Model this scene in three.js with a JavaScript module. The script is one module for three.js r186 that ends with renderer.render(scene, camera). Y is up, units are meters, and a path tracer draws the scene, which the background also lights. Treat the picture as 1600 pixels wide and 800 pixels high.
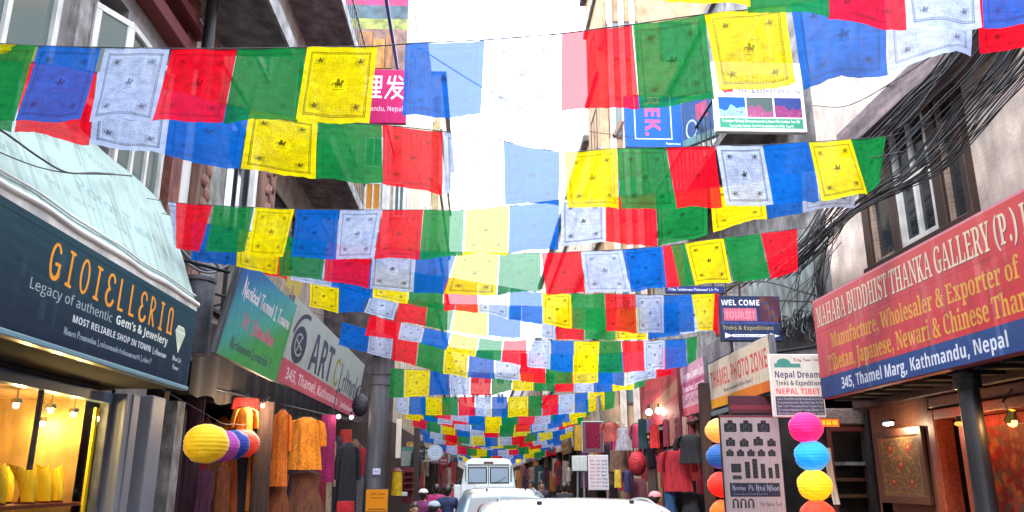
import * as THREE from 'three';
import { mergeGeometries, toCreasedNormals } from 'three/addons/utils/BufferGeometryUtils.js';
import { RoundedBoxGeometry } from 'three/addons/geometries/RoundedBoxGeometry.js';
import { MarchingCubes } from 'three/addons/objects/MarchingCubes.js';
import { createNoise2D } from 'simplex-noise';

// ---------------------------------------------------------------- camera, sky, sun, exposure
const scene = new THREE.Scene();
const V = (x, y, z) => new THREE.Vector3(x, y, z);
const EYE = V(0, 1.65, 0), PITCH = Math.atan(350 / 1250), YAW = Math.atan(0.04 * Math.cos(PITCH));
const camera = new THREE.PerspectiveCamera(2 * Math.atan(400 / 1250) * 180 / Math.PI, 2, 0.1, 1200);
camera.position.copy(EYE);
camera.lookAt(EYE.clone().add(V(Math.sin(YAW) * Math.cos(PITCH), Math.sin(PITCH), -Math.cos(YAW) * Math.cos(PITCH))));
camera.updateMatrixWorld(true);

function seeded(s) { return () => { s = (s + 0x6d2b79f5) | 0; let t = Math.imul(s ^ (s >>> 15), 1 | s); t = (t + Math.imul(t ^ (t >>> 7), 61 | t)) ^ t; return ((t ^ (t >>> 14)) >>> 0) / 4294967296; }; }
const rnd = seeded(11), R = (a, b) => a + (b - a) * rnd();
const n2 = createNoise2D(seeded(5));
const fbm = (x, y, o = 4) => { let s = 0, a = 0.5; for (let i = 0; i < o; i++) { s += a * n2(x, y); x = x * 2.03 + 7; y = y * 2.03 + 3; a *= 0.5; } return s; };

{ // overcast sky, a little bluish, brighter towards the zenith
  const W = 256, H = 128, d = new Float32Array(W * H * 4);
  for (let j = 0; j < H; j++) for (let i = 0; i < W; i++) {
    const el = ((j + 0.5) / H - 0.5) * Math.PI, az = (i / W) * 2 * Math.PI, s = Math.max(0, Math.sin(el));
    const cl = 1 + 0.1 * fbm(Math.cos(az) * 2 * Math.cos(el) + 9, Math.sin(az) * 2 * Math.cos(el) + s * 3);
    const L = (0.78 + 0.42 * s) * cl;
    d.set([L * 0.9, L * 0.98, L * 1.1, 1], (j * W + i) * 4);
  }
  const t = new THREE.DataTexture(d, W, H, THREE.RGBAFormat, THREE.FloatType);
  t.mapping = THREE.EquirectangularReflectionMapping; t.magFilter = t.minFilter = THREE.LinearFilter; t.needsUpdate = true;
  scene.background = t; scene.environment = t;
}
const sun = new THREE.DirectionalLight(new THREE.Color(1, 0.96, 0.9), 0.65);
sun.position.set(-22, 36, 12); sun.target.position.set(0, 0, -14); sun.castShadow = true; sun.shadow.radius = 26;
sun.shadow.camera.left = -40; sun.shadow.camera.right = 40; sun.shadow.camera.top = 60; sun.shadow.camera.bottom = -60; sun.shadow.camera.far = 200; sun.shadow.mapSize.set(2048, 2048);
scene.add(sun, sun.target);
const renderer = new THREE.WebGLRenderer({ antialias: true });
renderer.toneMapping = THREE.LinearToneMapping;
renderer.toneMappingExposure = 7.0;
renderer.shadowMap.enabled = true;

// ---------------------------------------------------------------- helpers
const used = new Map();
function numbered(n) { const k = used.get(n) ?? 0; used.set(n, k + 1); return k ? n + '_' + String(k).padStart(3, '0') : n; }
// where the line of sight through a point of the photograph (1600 x 800) meets a real plane: x = const, or z = -D
const camF = V(0, 0, 0), camR = V(0, 0, 0), camU = V(0, 0, 0);
camera.matrixWorld.extractBasis(camR, camU, camF); camF.negate();
function sight(u, v) { return camF.clone().addScaledVector(camR, (u - 800) / 1250).addScaledVector(camU, (400 - v) / 1250); }
function onX(u, v, x) { const r = sight(u, v); return EYE.clone().addScaledVector(r, x / r.x); }
function onZ(u, v, D) { const r = sight(u, v); return EYE.clone().addScaledVector(r, -D / r.z); }

function thing(name, label, category, pos = [0, 0, 0], group) {
  const g = new THREE.Group(); g.name = numbered(name); g.position.set(...pos); scene.add(g);
  g.userData = { label, category }; if (group) g.userData.group = group;
  return g;
}
function shade(m) { m.castShadow = true; m.receiveShadow = true; return m; }
// a part: its geometry is given in world coordinates and moved to the thing's own axes (local = true: already local)
function part(parent, name, geo, mat, local = false, label) {
  if (Array.isArray(geo)) geo = merge(geo);
  if (!local) { parent.updateMatrixWorld(true); geo = geo.clone().applyMatrix4(parent.matrixWorld.clone().invert()); }
  const m = shade(new THREE.Mesh(geo, mat)); m.name = numbered(name); parent.add(m);
  if (label) m.userData.label = label;
  return m;
}
function parts(parent, name, list, mat) { return list.map((g) => part(parent, name, g, mat)); }
function merge(list) {
  const a = list.map((g) => { const h = g.index ? g.toNonIndexed() : g; for (const k of Object.keys(h.attributes)) if (!['position', 'normal', 'uv'].includes(k)) h.deleteAttribute(k); return h; });
  return a.length > 1 ? mergeGeometries(a) : a[0];
}
function solo(name, label, category, geo, mat, group) {
  if (Array.isArray(geo)) geo = merge(geo);
  geo.computeBoundingBox(); const b = geo.boundingBox, c = V((b.min.x + b.max.x) / 2, b.min.y, (b.min.z + b.max.z) / 2);
  geo = geo.clone().translate(-c.x, -c.y, -c.z);
  const m = shade(new THREE.Mesh(geo, mat)); m.name = numbered(name); m.position.copy(c); scene.add(m);
  m.userData = { label, category }; if (group) m.userData.group = group;
  return m;
}
function struct(name, geo, mat) { const m = shade(new THREE.Mesh(Array.isArray(geo) ? merge(geo) : geo, mat)); m.name = numbered(name); m.userData.kind = 'structure'; scene.add(m); return m; }
// box between two corners, uv in metres
function box(x0, y0, z0, x1, y1, z1) {
  const w = Math.abs(x1 - x0), h = Math.abs(y1 - y0), d = Math.abs(z1 - z0);
  const g = new THREE.BoxGeometry(w, h, d), uv = g.attributes.uv, s = [[d, h], [d, h], [w, d], [w, d], [w, h], [w, h]];
  for (let i = 0; i < 24; i++) { const f = s[i >> 2]; uv.setXY(i, uv.getX(i) * f[0], uv.getY(i) * f[1]); }
  return g.translate((x0 + x1) / 2, (y0 + y1) / 2, (z0 + z1) / 2);
}
function rbox(x0, y0, z0, x1, y1, z1, r = 0.01) {
  const w = Math.abs(x1 - x0), h = Math.abs(y1 - y0), d = Math.abs(z1 - z0);
  return new RoundedBoxGeometry(w, h, d, 2, Math.min(r, w / 2.1, h / 2.1, d / 2.1)).translate((x0 + x1) / 2, (y0 + y1) / 2, (z0 + z1) / 2);
}
function tube(pts, r, seg = 6, n) { return new THREE.TubeGeometry(new THREE.CatmullRomCurve3(pts), n ?? Math.max(4, pts.length * 4), r, seg, false); }
function rod(a, b, r, seg = 8) {
  const d = b.clone().sub(a), g = new THREE.CylinderGeometry(r, r, d.length(), seg);
  return g.applyQuaternion(new THREE.Quaternion().setFromUnitVectors(V(0, 1, 0), d.clone().normalize())).translate(...a.clone().add(b).multiplyScalar(0.5).toArray());
}
// a grid surface from a function (s, t) -> Vector3
function sheet(f, ns, nt, flip = false) {
  const p = [], uv = [], ix = [];
  for (let j = 0; j <= nt; j++) for (let i = 0; i <= ns; i++) { const q = f(i / ns, j / nt); p.push(q.x, q.y, q.z); uv.push(i / ns, 1 - j / nt); }
  for (let j = 0; j < nt; j++) for (let i = 0; i < ns; i++) { const a = j * (ns + 1) + i, b = a + 1, c = a + ns + 1, e = c + 1; flip ? ix.push(a, b, c, b, e, c) : ix.push(a, c, b, b, c, e); }
  const g = new THREE.BufferGeometry();
  g.setAttribute('position', new THREE.Float32BufferAttribute(p, 3)); g.setAttribute('uv', new THREE.Float32BufferAttribute(uv, 2)); g.setIndex(ix); g.computeVertexNormals();
  return g;
}

// ---------------------------------------------------------------- textures and materials
const col = (r, g, b) => new THREE.Color().setRGB(r, g, b);
const hex = (h) => new THREE.Color(h);
function canvasTex(w, h, draw, repeat) {
  const c = document.createElement('canvas'); c.width = w; c.height = h; draw(c.getContext('2d'), w, h);
  const t = new THREE.CanvasTexture(c); t.colorSpace = THREE.SRGBColorSpace; t.magFilter = THREE.LinearFilter;
  if (repeat) { t.wrapS = t.wrapT = THREE.RepeatWrapping; t.repeat.set(repeat, repeat); }
  return t;
}
function noiseTex(size, f, rep, srgb = true) {
  const d = new Uint8Array(size * size * 4);
  for (let j = 0; j < size; j++) for (let i = 0; i < size; i++) {
    // blend the edges so that the pattern tiles
    const a = i / size, b = j / size, wa = THREE.MathUtils.smoothstep(a, 0.8, 1), wb = THREE.MathUtils.smoothstep(b, 0.8, 1);
    const mixv = (p, q) => f(a + p, b + q);
    const v = (mixv(0, 0) * (1 - wa) + mixv(-1, 0) * wa) * (1 - wb) + (mixv(0, -1) * (1 - wa) + mixv(-1, -1) * wa) * wb;
    const k = Math.max(0, Math.min(255, v * 255)); d.set([k, k, k, 255], (j * size + i) * 4);
  }
  const t = new THREE.DataTexture(d, size, size); t.magFilter = t.minFilter = THREE.LinearFilter; t.wrapS = t.wrapT = THREE.RepeatWrapping; t.repeat.set(rep, rep);
  if (srgb) t.colorSpace = THREE.SRGBColorSpace; t.needsUpdate = true; return t;
}
const T = {
  plaster: noiseTex(512, (x, y) => 0.84 + 0.16 * fbm(x * 5, y * 5, 5) + 0.07 * fbm(x * 24, y * 3 + 9, 3) - 0.22 * Math.max(0, fbm(x * 3 + 40, y * 1.2, 3) - 0.1), 0.3),
  grime: noiseTex(512, (x, y) => 0.72 + 0.3 * fbm(x * 4 + 3, y * 4, 6) + 0.12 * fbm(x * 40, y * 4, 3), 0.45),
  bump: noiseTex(256, (x, y) => 0.5 + 0.5 * fbm(x * 20, y * 20, 4), 0.8, false),
  wood: noiseTex(512, (x, y) => 0.72 + 0.25 * fbm(x * 30, y * 2.5, 4) + 0.1 * n2(x * 3, y * 40), 0.9),
  weave: noiseTex(256, (x, y) => 0.8 + 0.1 * Math.sin(x * 6.2832 * 40) + 0.1 * Math.sin(y * 6.2832 * 40) + 0.12 * fbm(x * 6, y * 6, 3), 3),
  cloth: noiseTex(512, (x, y) => 0.8 + 0.22 * fbm(x * 10, y * 3, 4) + 0.12 * Math.sign(fbm(x * 30 + 3, y * 30, 2)) * 0.5, 1),
  crumple: noiseTex(256, (x, y) => 0.5 + 0.4 * fbm(x * 5, y * 5, 4), 1, false),
  creased: noiseTex(256, (x, y) => 0.5 + 0.3 * fbm(x * 3.5, y * 7, 4) + 0.25 * Math.exp(-Math.pow((x - 0.34) * 40, 2)) - 0.25 * Math.exp(-Math.pow((x - 0.66) * 40, 2)) + 0.22 * Math.exp(-Math.pow((y - 0.5) * 40, 2)), 1, false),
  asphalt: noiseTex(512, (x, y) => 0.7 + 0.3 * fbm(x * 60, y * 60, 3) + 0.2 * fbm(x * 4, y * 4, 3), 0.35),
};
const mats = {};
function mat(key, color, o = {}) { return mats[key] ??= new THREE.MeshStandardMaterial({ color, roughness: 0.85, ...o }); }
const M = {
  plasterGrey: mat('a', col(0.3, 0.285, 0.3), { map: T.plaster, bumpMap: T.bump, bumpScale: 0.004 }),
  plasterCream: mat('b', col(0.8, 0.66, 0.59), { map: T.plaster, bumpMap: T.bump, bumpScale: 0.004 }),
  plasterPeach: mat('c', col(0.5, 0.33, 0.19), { map: T.plaster, bumpMap: T.bump, bumpScale: 0.004 }),
  plasterYellow: mat('d', col(0.56, 0.44, 0.24), { map: T.plaster, bumpMap: T.bump, bumpScale: 0.004 }),
  plasterDark: mat('e', col(0.07, 0.06, 0.07), { map: T.grime }),
  concrete: mat('f', col(0.24, 0.23, 0.25), { map: T.grime, bumpMap: T.bump, bumpScale: 0.006 }),
  concreteLight: mat('g', col(0.4, 0.39, 0.4), { map: T.grime, bumpMap: T.bump, bumpScale: 0.006 }),
  slab: mat('h', col(0.28, 0.21, 0.23), { map: T.grime, bumpMap: T.bump, bumpScale: 0.006 }),
  whitePaint: mat('i', col(0.84, 0.85, 0.84), { map: T.plaster, roughness: 0.5 }),
  brick: mat('j', col(0.3, 0.085, 0.06), { map: T.grime, bumpMap: T.bump, bumpScale: 0.01 }),
  carved: mat('k', col(0.3, 0.16, 0.12), { map: T.grime }),
  woodDark: mat('l', col(0.07, 0.03, 0.02), { map: T.wood, roughness: 0.55 }),
  woodBrown: mat('m', col(0.17, 0.065, 0.03), { map: T.wood, roughness: 0.5 }),
  woodRed: mat('n', col(0.36, 0.06, 0.025), { map: T.wood, roughness: 0.45 }),
  steelGrey: mat('o', col(0.19, 0.2, 0.24), { map: T.grime, roughness: 0.6, metalness: 0.15 }),
  steelDark: mat('p', col(0.05, 0.05, 0.06), { map: T.grime, roughness: 0.45, metalness: 0.5 }),
  steelPost: mat('o2', col(0.2, 0.215, 0.26), { roughness: 0.55, bumpMap: T.bump, bumpScale: 0.003 }),
  blackRubber: mat('q', col(0.012, 0.012, 0.016), { roughness: 0.6 }),
  cableGrey: mat('q2', col(0.035, 0.04, 0.055), { roughness: 0.45 }),
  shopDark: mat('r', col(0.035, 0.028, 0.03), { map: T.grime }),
  asphalt: mat('s', col(0.055, 0.054, 0.056), { map: T.asphalt, bumpMap: T.bump, bumpScale: 0.004 }),
  paving: mat('t', col(0.17, 0.165, 0.16), { map: T.grime }),
  curtain: mat('u', col(0.45, 0.42, 0.36), { map: T.cloth }),
  tin: mat('v', col(0.42, 0.52, 0.54), { map: T.grime, roughness: 0.45, metalness: 0.3 }),
  gold: mat('w', col(1.0, 0.7, 0.01), { roughness: 0.3, metalness: 0.1, bumpMap: T.bump, bumpScale: 0.01 }),
  creamWall: mat('x', col(0.6, 0.37, 0.11), { map: T.plaster }),
  maroon: mat('y', col(0.12, 0.01, 0.015), { roughness: 0.7 }),
  skin: mat('z', col(0.4, 0.2, 0.12), { roughness: 0.6 }),
  hair: mat('z1', col(0.012, 0.01, 0.009), { roughness: 0.5 }),
  glassTeal: new THREE.MeshStandardMaterial({ color: col(0.09, 0.13, 0.13), roughness: 0.08, metalness: 0.0 }),
  glassDark: new THREE.MeshStandardMaterial({ color: col(0.02, 0.024, 0.03), roughness: 0.07 }),
  pane: new THREE.MeshPhysicalMaterial({ color: col(0.95, 0.97, 0.97), transmission: 1, thickness: 0, roughness: 0.02, specularIntensity: 0.12 }),
  carGlass: new THREE.MeshPhysicalMaterial({ color: col(0.5, 0.6, 0.66), transmission: 0.8, thickness: 0, roughness: 0.03 }),
  carWhite: new THREE.MeshPhysicalMaterial({ color: col(0.8, 0.84, 0.83), roughness: 0.4, clearcoat: 1, clearcoatRoughness: 0.06 }),
  carNavy: new THREE.MeshPhysicalMaterial({ color: col(0.05, 0.09, 0.13), roughness: 0.3, clearcoat: 1, clearcoatRoughness: 0.05 }),
  chrome: mat('z2', col(0.6, 0.6, 0.6), { roughness: 0.18, metalness: 1 }),
};
function flat(c, o = {}) { return mat('flat' + (typeof c === 'string' ? c : c.r + ',' + c.g + ',' + c.b) + Object.keys(o).map((k) => k + (o[k].uuid ?? o[k])).join(), typeof c === 'string' ? hex(c) : c, { roughness: 0.7, ...o }); }
function glow(key, c, k) { return mats['glow' + key] ??= new THREE.MeshStandardMaterial({ color: c, emissive: c, emissiveIntensity: k, roughness: 0.6 }); }
function lamp(x, y, z, c, I, r = 1.5) { const l = new THREE.PointLight(c, I); l.position.set(x, y, z); l.castShadow = true; l.shadow.radius = r; scene.add(l); return l; }
// marks that stand for print too small to read in the photograph
function tinyPrint(g, x, y, w, h, c, seed = 1) {
  const r = seeded(seed * 977); g.strokeStyle = c; g.lineWidth = Math.max(1, h * 0.15); g.lineCap = 'butt'; let p = x, n = 0;
  const L = (...q) => { g.beginPath(); q.forEach(([a, b], i) => (i ? g.lineTo(p + a * h, y + b * h) : g.moveTo(p + a * h, y + b * h))); g.stroke(); };
  const A = (cx, cy, q, a0, a1) => { g.beginPath(); g.ellipse(p + cx * h, y + cy * h, q * h, q * h * 1.15, 0, a0, a1); g.stroke(); };
  while (p < x + w) {
    if (n > 2 && r() < 0.16) { p += h * 0.35; n = 0; continue; }
    const k = n === 0 ? 8 + Math.floor(r() * 4) : Math.floor(r() * 8); let cw = 0.5; n++;
    if (k === 0) A(0.24, 0.7, 0.2, 0, 6.3); else if (k === 1) { A(0.24, 0.7, 0.2, 0.3, 5.6); L([0.06, 0.7], [0.42, 0.7]); } else if (k === 2) { L([0.1, 0.42], [0.1, 1]); A(0.27, 0.62, 0.16, 3.3, 6.3); L([0.43, 0.6], [0.43, 1]); }
    else if (k === 3) { L([0.12, 0.05], [0.12, 1]); cw = 0.26; } else if (k === 4) { A(0.22, 0.7, 0.19, 0, 6.3); L([0.43, 0.42], [0.43, 1]); } else if (k === 5) { L([0.2, 0.15], [0.2, 0.95]); L([0.04, 0.45], [0.38, 0.45]); cw = 0.42; }
    else if (k === 6) { L([0.12, 0.45], [0.12, 1]); L([0.12, 0.55], [0.34, 0.45]); cw = 0.4; } else if (k === 7) { L([0.12, 0.45], [0.12, 1]); cw = 0.26; }
    else if (k === 8) { L([0.1, 1], [0.1, 0], [0.5, 1], [0.5, 0]); cw = 0.64; } else if (k === 9) { L([0.3, 0], [0.3, 1]); L([0.02, 0.06], [0.58, 0.06]); cw = 0.62; } else if (k === 10) { L([0.1, 0], [0.1, 1], [0.5, 1]); cw = 0.56; } else { L([0.1, 0], [0.1, 1]); A(0.22, 0.28, 0.24, 4.7, 7.8); cw = 0.58; }
    p += cw * h;
  }
}
function fitText(g, s, x, y, w, size, font, color, weight = '') { g.fillStyle = color; g.font = `${weight} ${size}px ${font}`; const m = g.measureText(s).width; g.save(); g.translate(x, y); g.scale(w / m, 1); g.fillText(s, 0, 0); g.restore(); }
// weathering over a printed face: streaks and dirt that belong to the board
function wear(g, w, h, a = 0.12, seed = 3) { const r = seeded(seed); for (let i = 0; i < 130; i++) { g.fillStyle = `rgba(${r() < 0.6 ? '40,36,34' : '230,228,220'},${a * r() * 0.7})`; const x = r() * w, ww = 1 + r() * w * 0.02; g.fillRect(x, r() * h * 0.7, ww, h * (0.1 + 0.5 * r())); } for (let i = 0; i < 60; i++) { g.fillStyle = `rgba(50,44,40,${a * 0.5 * r()})`; g.beginPath(); g.ellipse(r() * w, r() * h, w * 0.05 * r(), h * 0.08 * r(), 0, 0, 7); g.fill(); } }
const signFace = (tex, o = {}) => new THREE.MeshPhysicalMaterial({ map: tex, roughness: 0.6, specularIntensity: 0.4, bumpMap: T.crumple, bumpScale: 0.005, ...o });

// a board: o = lower left corner as read, U = along the reading direction, Vv = up the board
function board(name, label, category, o, U, Vv, tex, { depth = 0.08, edge = M.steelDark, faceOpt, frame = 0, group } = {}) {
  const w = U.length(), h = Vv.length(), X = U.clone().normalize(), Y = Vv.clone().addScaledVector(X, -Vv.dot(X)).normalize(), N = X.clone().cross(Y);
  const g = thing(name, label, category, o.toArray(), group);
  g.quaternion.setFromRotationMatrix(new THREE.Matrix4().makeBasis(X, Y, N)); g.updateMatrixWorld(true);
  part(g, 'panel', rbox(0, 0, -depth, w, h, 0, 0.012), edge, true);
  const f = frame || 0.012;
  part(g, 'sign_face', new THREE.PlaneGeometry(w - 2 * f, h - 2 * f).translate(w / 2, h / 2, 0.005), signFace(tex, faceOpt), true);
  if (frame) part(g, 'frame', [rbox(0, 0, -0.01, w, frame, 0.022, 0.006), rbox(0, h - frame, -0.01, w, h, 0.022, 0.006), rbox(0, frame, -0.01, frame, h - frame, 0.021, 0.006), rbox(w - frame, frame, -0.01, w, h - frame, 0.021, 0.006)], edge, true);
  return g;
}
// ---------------------------------------------------------------- the ground
struct('ground', new THREE.PlaneGeometry(900, 900).rotateX(-Math.PI / 2).translate(0, -0.12, 0), M.paving);
struct('street', box(-3.3, -0.1, 40, 3.9, 0, -170), M.asphalt);
struct('pavement_left', box(-9, -0.1, 40, -3.3, 0.13, -170), M.paving);
struct('pavement_right', box(3.9, -0.1, 40, 10, 0.13, -170), M.paving);

// a window set in a wall of constant x (side = +1 faces +x) : frame, panes, mullions
function wallWindow(b, side, x, z0, z1, y0, y1, { frameMat = M.whitePaint, glass = M.glassTeal, cols = 2, rows = 2, fw = 0.06, curtain = false, deep = 0.1 } = {}) {
  const s = side, za = Math.min(z0, z1), zb = Math.max(z0, z1), bx = (xa, ya, zc, xb, yb, zd) => box(x + s * xa, ya, zc, x + s * xb, yb, zd);
  const fr = [bx(-deep, y0, za, 0.03, y0 + fw, zb), bx(-deep, y1 - fw, za, 0.03, y1, zb), bx(-deep, y0 + fw, za, 0.029, y1 - fw, za + fw), bx(-deep, y0 + fw, zb - fw, 0.029, y1 - fw, zb)];
  const w = part(b, 'window', fr, frameMat);
  const dz = (zb - za - 2 * fw) / cols, dy = (y1 - y0 - 2 * fw) / rows;
  for (let i = 1; i < cols; i++) part(w, 'mullion', bx(-0.06, y0 + fw, za + fw + i * dz - fw * 0.4, 0.02, y1 - fw, za + fw + i * dz + fw * 0.4), frameMat);
  for (let i = 0; i < cols; i++) for (let j = 0; j < rows; j++) {
    const a = za + fw + i * dz, c = y0 + fw + j * dy, o = fw * 0.4;
    part(w, 'pane', bx(-0.03, c + (j ? o : 0), a + (i ? o : 0), -0.018, c + dy - (j < rows - 1 ? o : 0), a + dz - (i < cols - 1 ? o : 0)), glass);
    if (j < rows - 1) part(w, 'transom', bx(-0.055, c + dy - o, a + (i ? o : 0), 0.018, c + dy + o, a + dz - (i < cols - 1 ? o : 0)), frameMat);
  }
  if (curtain) part(w, 'curtain', sheet((t, v) => V(x - s * (0.14 + 0.02 * Math.sin(t * 60)), y1 - v * (y1 - y0), za + t * (zb - za)), 60, 2), M.curtain);
  return w;
}
// the same in a wall of constant z that faces the camera
function frontWindow(b, z, x0, x1, y0, y1, { frameMat = M.whitePaint, glass = M.glassDark, cols = 2, rows = 1, fw = 0.07 } = {}) {
  const bx = (xa, ya, za, xb, yb, zb) => box(xa, ya, z + za, xb, yb, z + zb);
  const w = part(b, 'window', [bx(x0, y0, -0.1, x1, y0 + fw, 0.04), bx(x0, y1 - fw, -0.1, x1, y1, 0.04), bx(x0, y0 + fw, -0.1, x0 + fw, y1 - fw, 0.039), bx(x1 - fw, y0 + fw, -0.1, x1, y1 - fw, 0.039)], frameMat);
  const dx = (x1 - x0 - 2 * fw) / cols, dy = (y1 - y0 - 2 * fw) / rows;
  for (let i = 0; i < cols; i++) for (let j = 0; j < rows; j++) part(w, 'pane', bx(x0 + fw + i * dx, y0 + fw + j * dy, 0.004, x0 + fw + (i + 1) * dx, y0 + fw + (j + 1) * dy, 0.016), glass);
  for (let i = 1; i < cols; i++) part(w, 'mullion', bx(x0 + fw + i * dx - fw * 0.35, y0 + fw, 0.016, x0 + fw + i * dx + fw * 0.35, y1 - fw, 0.036), frameMat);
  return w;
}
// a wall of constant x between z0 and z1 with rectangular holes [za, zb, ya, yb], made of butted blocks
function holedWall(xa, xb, z0, z1, y0, y1, holes) {
  const zs = [...new Set([z0, z1, ...holes.flatMap((h) => [h[0], h[1]])])].sort((a, b) => a - b), out = [];
  for (let i = 0; i < zs.length - 1; i++) {
    const m = (zs[i] + zs[i + 1]) / 2; let ys = [y0];
    for (const h of holes.filter((h) => m > Math.min(h[0], h[1]) && m < Math.max(h[0], h[1])).sort((p, q) => p[2] - q[2])) ys.push(h[2], h[3]);
    ys.push(y1);
    for (let k = 0; k < ys.length; k += 2) if (ys[k + 1] - ys[k] > 0.001) out.push(box(xa, ys[k], zs[i], xb, ys[k + 1], zs[i + 1]));
  }
  return out;
}

// ---------------------------------------------------------------- left: the building over the jewellery shop
const JB = thing('plastered_building', 'dark plastered building with white framed windows above the jewellery shop', 'building', [-4.6, 0, -3]);
{
  const holes = [[-10.25, -5.3, 0.13, 2.62], [-7.8, -5.4, 5.3, 7.6], [-9.3, -8.4, 5.3, 7.5], [-10.85, -9.4, 5.2, 7.4], [-4.6, -2.4, 5.3, 7.6]];
  part(JB, 'wall', holedWall(-4.9, -4.6, -11.3, 32, 0, 11.5, holes), M.plasterGrey);
  parts(JB, 'side_wall', [box(-10, 0, -11.3, -4.9, 11.5, -11.0), box(-10, 0, 31.7, -4.9, 11.5, 32)], M.plasterGrey);
  part(JB, 'back_wall', box(-10.3, 0, -11.3, -10, 11.5, 32), M.plasterGrey);
  part(JB, 'roof', box(-10.3, 11.5, -11.3, -4.6, 11.7, 32), M.concrete);
  part(JB, 'upper_floor', box(-10, 4.4, -11, -4.9, 4.6, 31.7), M.plasterDark);
  wallWindow(JB, 1, -4.6, -5.4, -7.8, 5.3, 7.6, { cols: 3, rows: 1, curtain: true, fw: 0.09 });
  wallWindow(JB, 1, -4.6, -2.4, -4.6, 5.3, 7.6, { cols: 3, rows: 1, curtain: true, fw: 0.09 });
  wallWindow(JB, 1, -4.6, -9.4, -10.85, 5.2, 7.4, { cols: 3, rows: 1, fw: 0.08 });
  // the casement that stands open towards the street
  const h = V(-4.48, 5.7, -8.28), f = V(-4.25, 5.7, -8.74), d = f.clone().sub(h), L = d.length(), q = new THREE.Quaternion().setFromUnitVectors(V(1, 0, 0), d.clone().normalize());
  const mv = (g) => g.applyQuaternion(q).translate(h.x, h.y, h.z), H = 1.27;
  const c = part(JB, 'open_casement', [mv(rbox(0, 0, -0.025, L, 0.08, 0.025)), mv(rbox(0, H - 0.08, -0.025, L, H, 0.025)), mv(rbox(0, 0.08, -0.025, 0.08, H - 0.08, 0.024)), mv(rbox(L - 0.08, 0.08, -0.025, L, H - 0.08, 0.024))], M.whitePaint, false, 'white window casement swung open over the street');
  part(c, 'pane', mv(box(0.08, 0.08, -0.006, L - 0.08, H - 0.08, 0.006)), M.glassTeal);
  part(JB, 'window_post', box(-4.6, 5.2, -8.38, -4.5, 7.6, -8.0), M.concreteLight);
  parts(JB, 'timber_beam', [rbox(-4.6, 7.72, -11.25, -4.36, 7.95, 9, 0.02), rbox(-4.6, 8.2, -11.25, -4.3, 8.36, 9, 0.02)], M.maroon);
  part(JB, 'balcony_slab', box(-4.6, 8.9, -12.9, -3.42, 9.08, 8), M.concrete);
  part(JB, 'slab_edge', [box(-3.42, 8.87, -12.9, -3.37, 9.2, 8)], M.concreteLight);
  part(JB, 'drain_pipe', rod(V(-4.16, 6.9, -10.9), V(-4.16, 8.9, -10.9), 0.09, 14), M.steelDark);
  part(JB, 'brick_pier', box(-4.62, 3.3, -11.3, -4.48, 8.9, -10.92), M.brick);
}
// the shop itself: a lit window with gold on stands
const SHOP = thing('jewellery_shop_window', 'brightly lit jewellery shop window with cream walls behind the glass', 'shop window', [-4.6, 0.13, -8]);
{
  part(SHOP, 'back_wall', box(-6.1, 0.13, -10.25, -6.0, 2.75, -5.0), M.creamWall);
  parts(SHOP, 'side_wall', [box(-6.0, 0.13, -10.35, -4.6, 2.75, -10.25), box(-6.0, 0.13, -5.1, -4.6, 2.75, -5.0)], M.creamWall);
  part(SHOP, 'ceiling', box(-6.0, 2.6, -10.25, -4.62, 2.75, -5.1), M.creamWall);
  part(SHOP, 'floor', box(-6.0, 0.13, -10.25, -4.62, 0.18, -5.1), M.woodBrown);
  part(SHOP, 'glass_pane', box(-4.635, 0.6, -10.2, -4.627, 2.6, -5.3), M.pane);
  parts(SHOP, 'window_post', [box(-4.68, 0.13, -10.25, -4.58, 2.62, -10.18), box(-4.66, 1.75, -8.72, -4.61, 2.62, -8.69)], M.steelGrey);
  part(SHOP, 'lower_panel', box(-4.66, 0.13, -10.18, -4.6, 0.6, -5.3), M.woodDark);
  part(SHOP, 'head_rail', box(-4.7, 2.56, -10.2, -4.56, 2.68, -5.2), flat(col(0.05, 0.11, 0.2), { roughness: 0.4 }));
  part(SHOP, 'gilt_trim', box(-4.72, 0.6, -10.17, -4.69, 2.5, -10.1), M.gold);
  parts(SHOP, 'wall_panel', [-6.3, -7.4, -8.5, -9.6].map((z) => box(-6.0, 1.1, z - 0.5, -5.985, 2.45, z + 0.42)), mat('cw2', col(0.6, 0.4, 0.13), { map: T.plaster }));
  parts(SHOP, 'shelf', [box(-5.6, 1.36, -10.2, -4.72, 1.4, -5.2), box(-5.6, 0.8, -10.2, -4.72, 0.84, -5.2)], M.woodRed);
  for (const [u, v, xx] of [[25, 634, -4.95], [79, 642, -4.9], [115, 648, -4.85], [66, 662, -5.3], [110, 664, -5.2], [154, 655, -4.72]]) { const { x, y, z } = onX(u, v, xx);
    const s = part(SHOP, 'spot_fitting', [new THREE.CylinderGeometry(0.05, 0.06, 0.05, 16).translate(x, y + 0.05, z), rod(V(x, y + 0.07, z), V(x, 2.6, z), 0.008)], M.chrome);
    part(s, 'bulb', new THREE.SphereGeometry(0.03, 14, 10).translate(x, y, z), glow('jewel', col(1, 0.86, 0.6), 1.6));
    lamp(x, y, z, col(1, 0.68, 0.25), 0.4, 2);
  }
}
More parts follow.
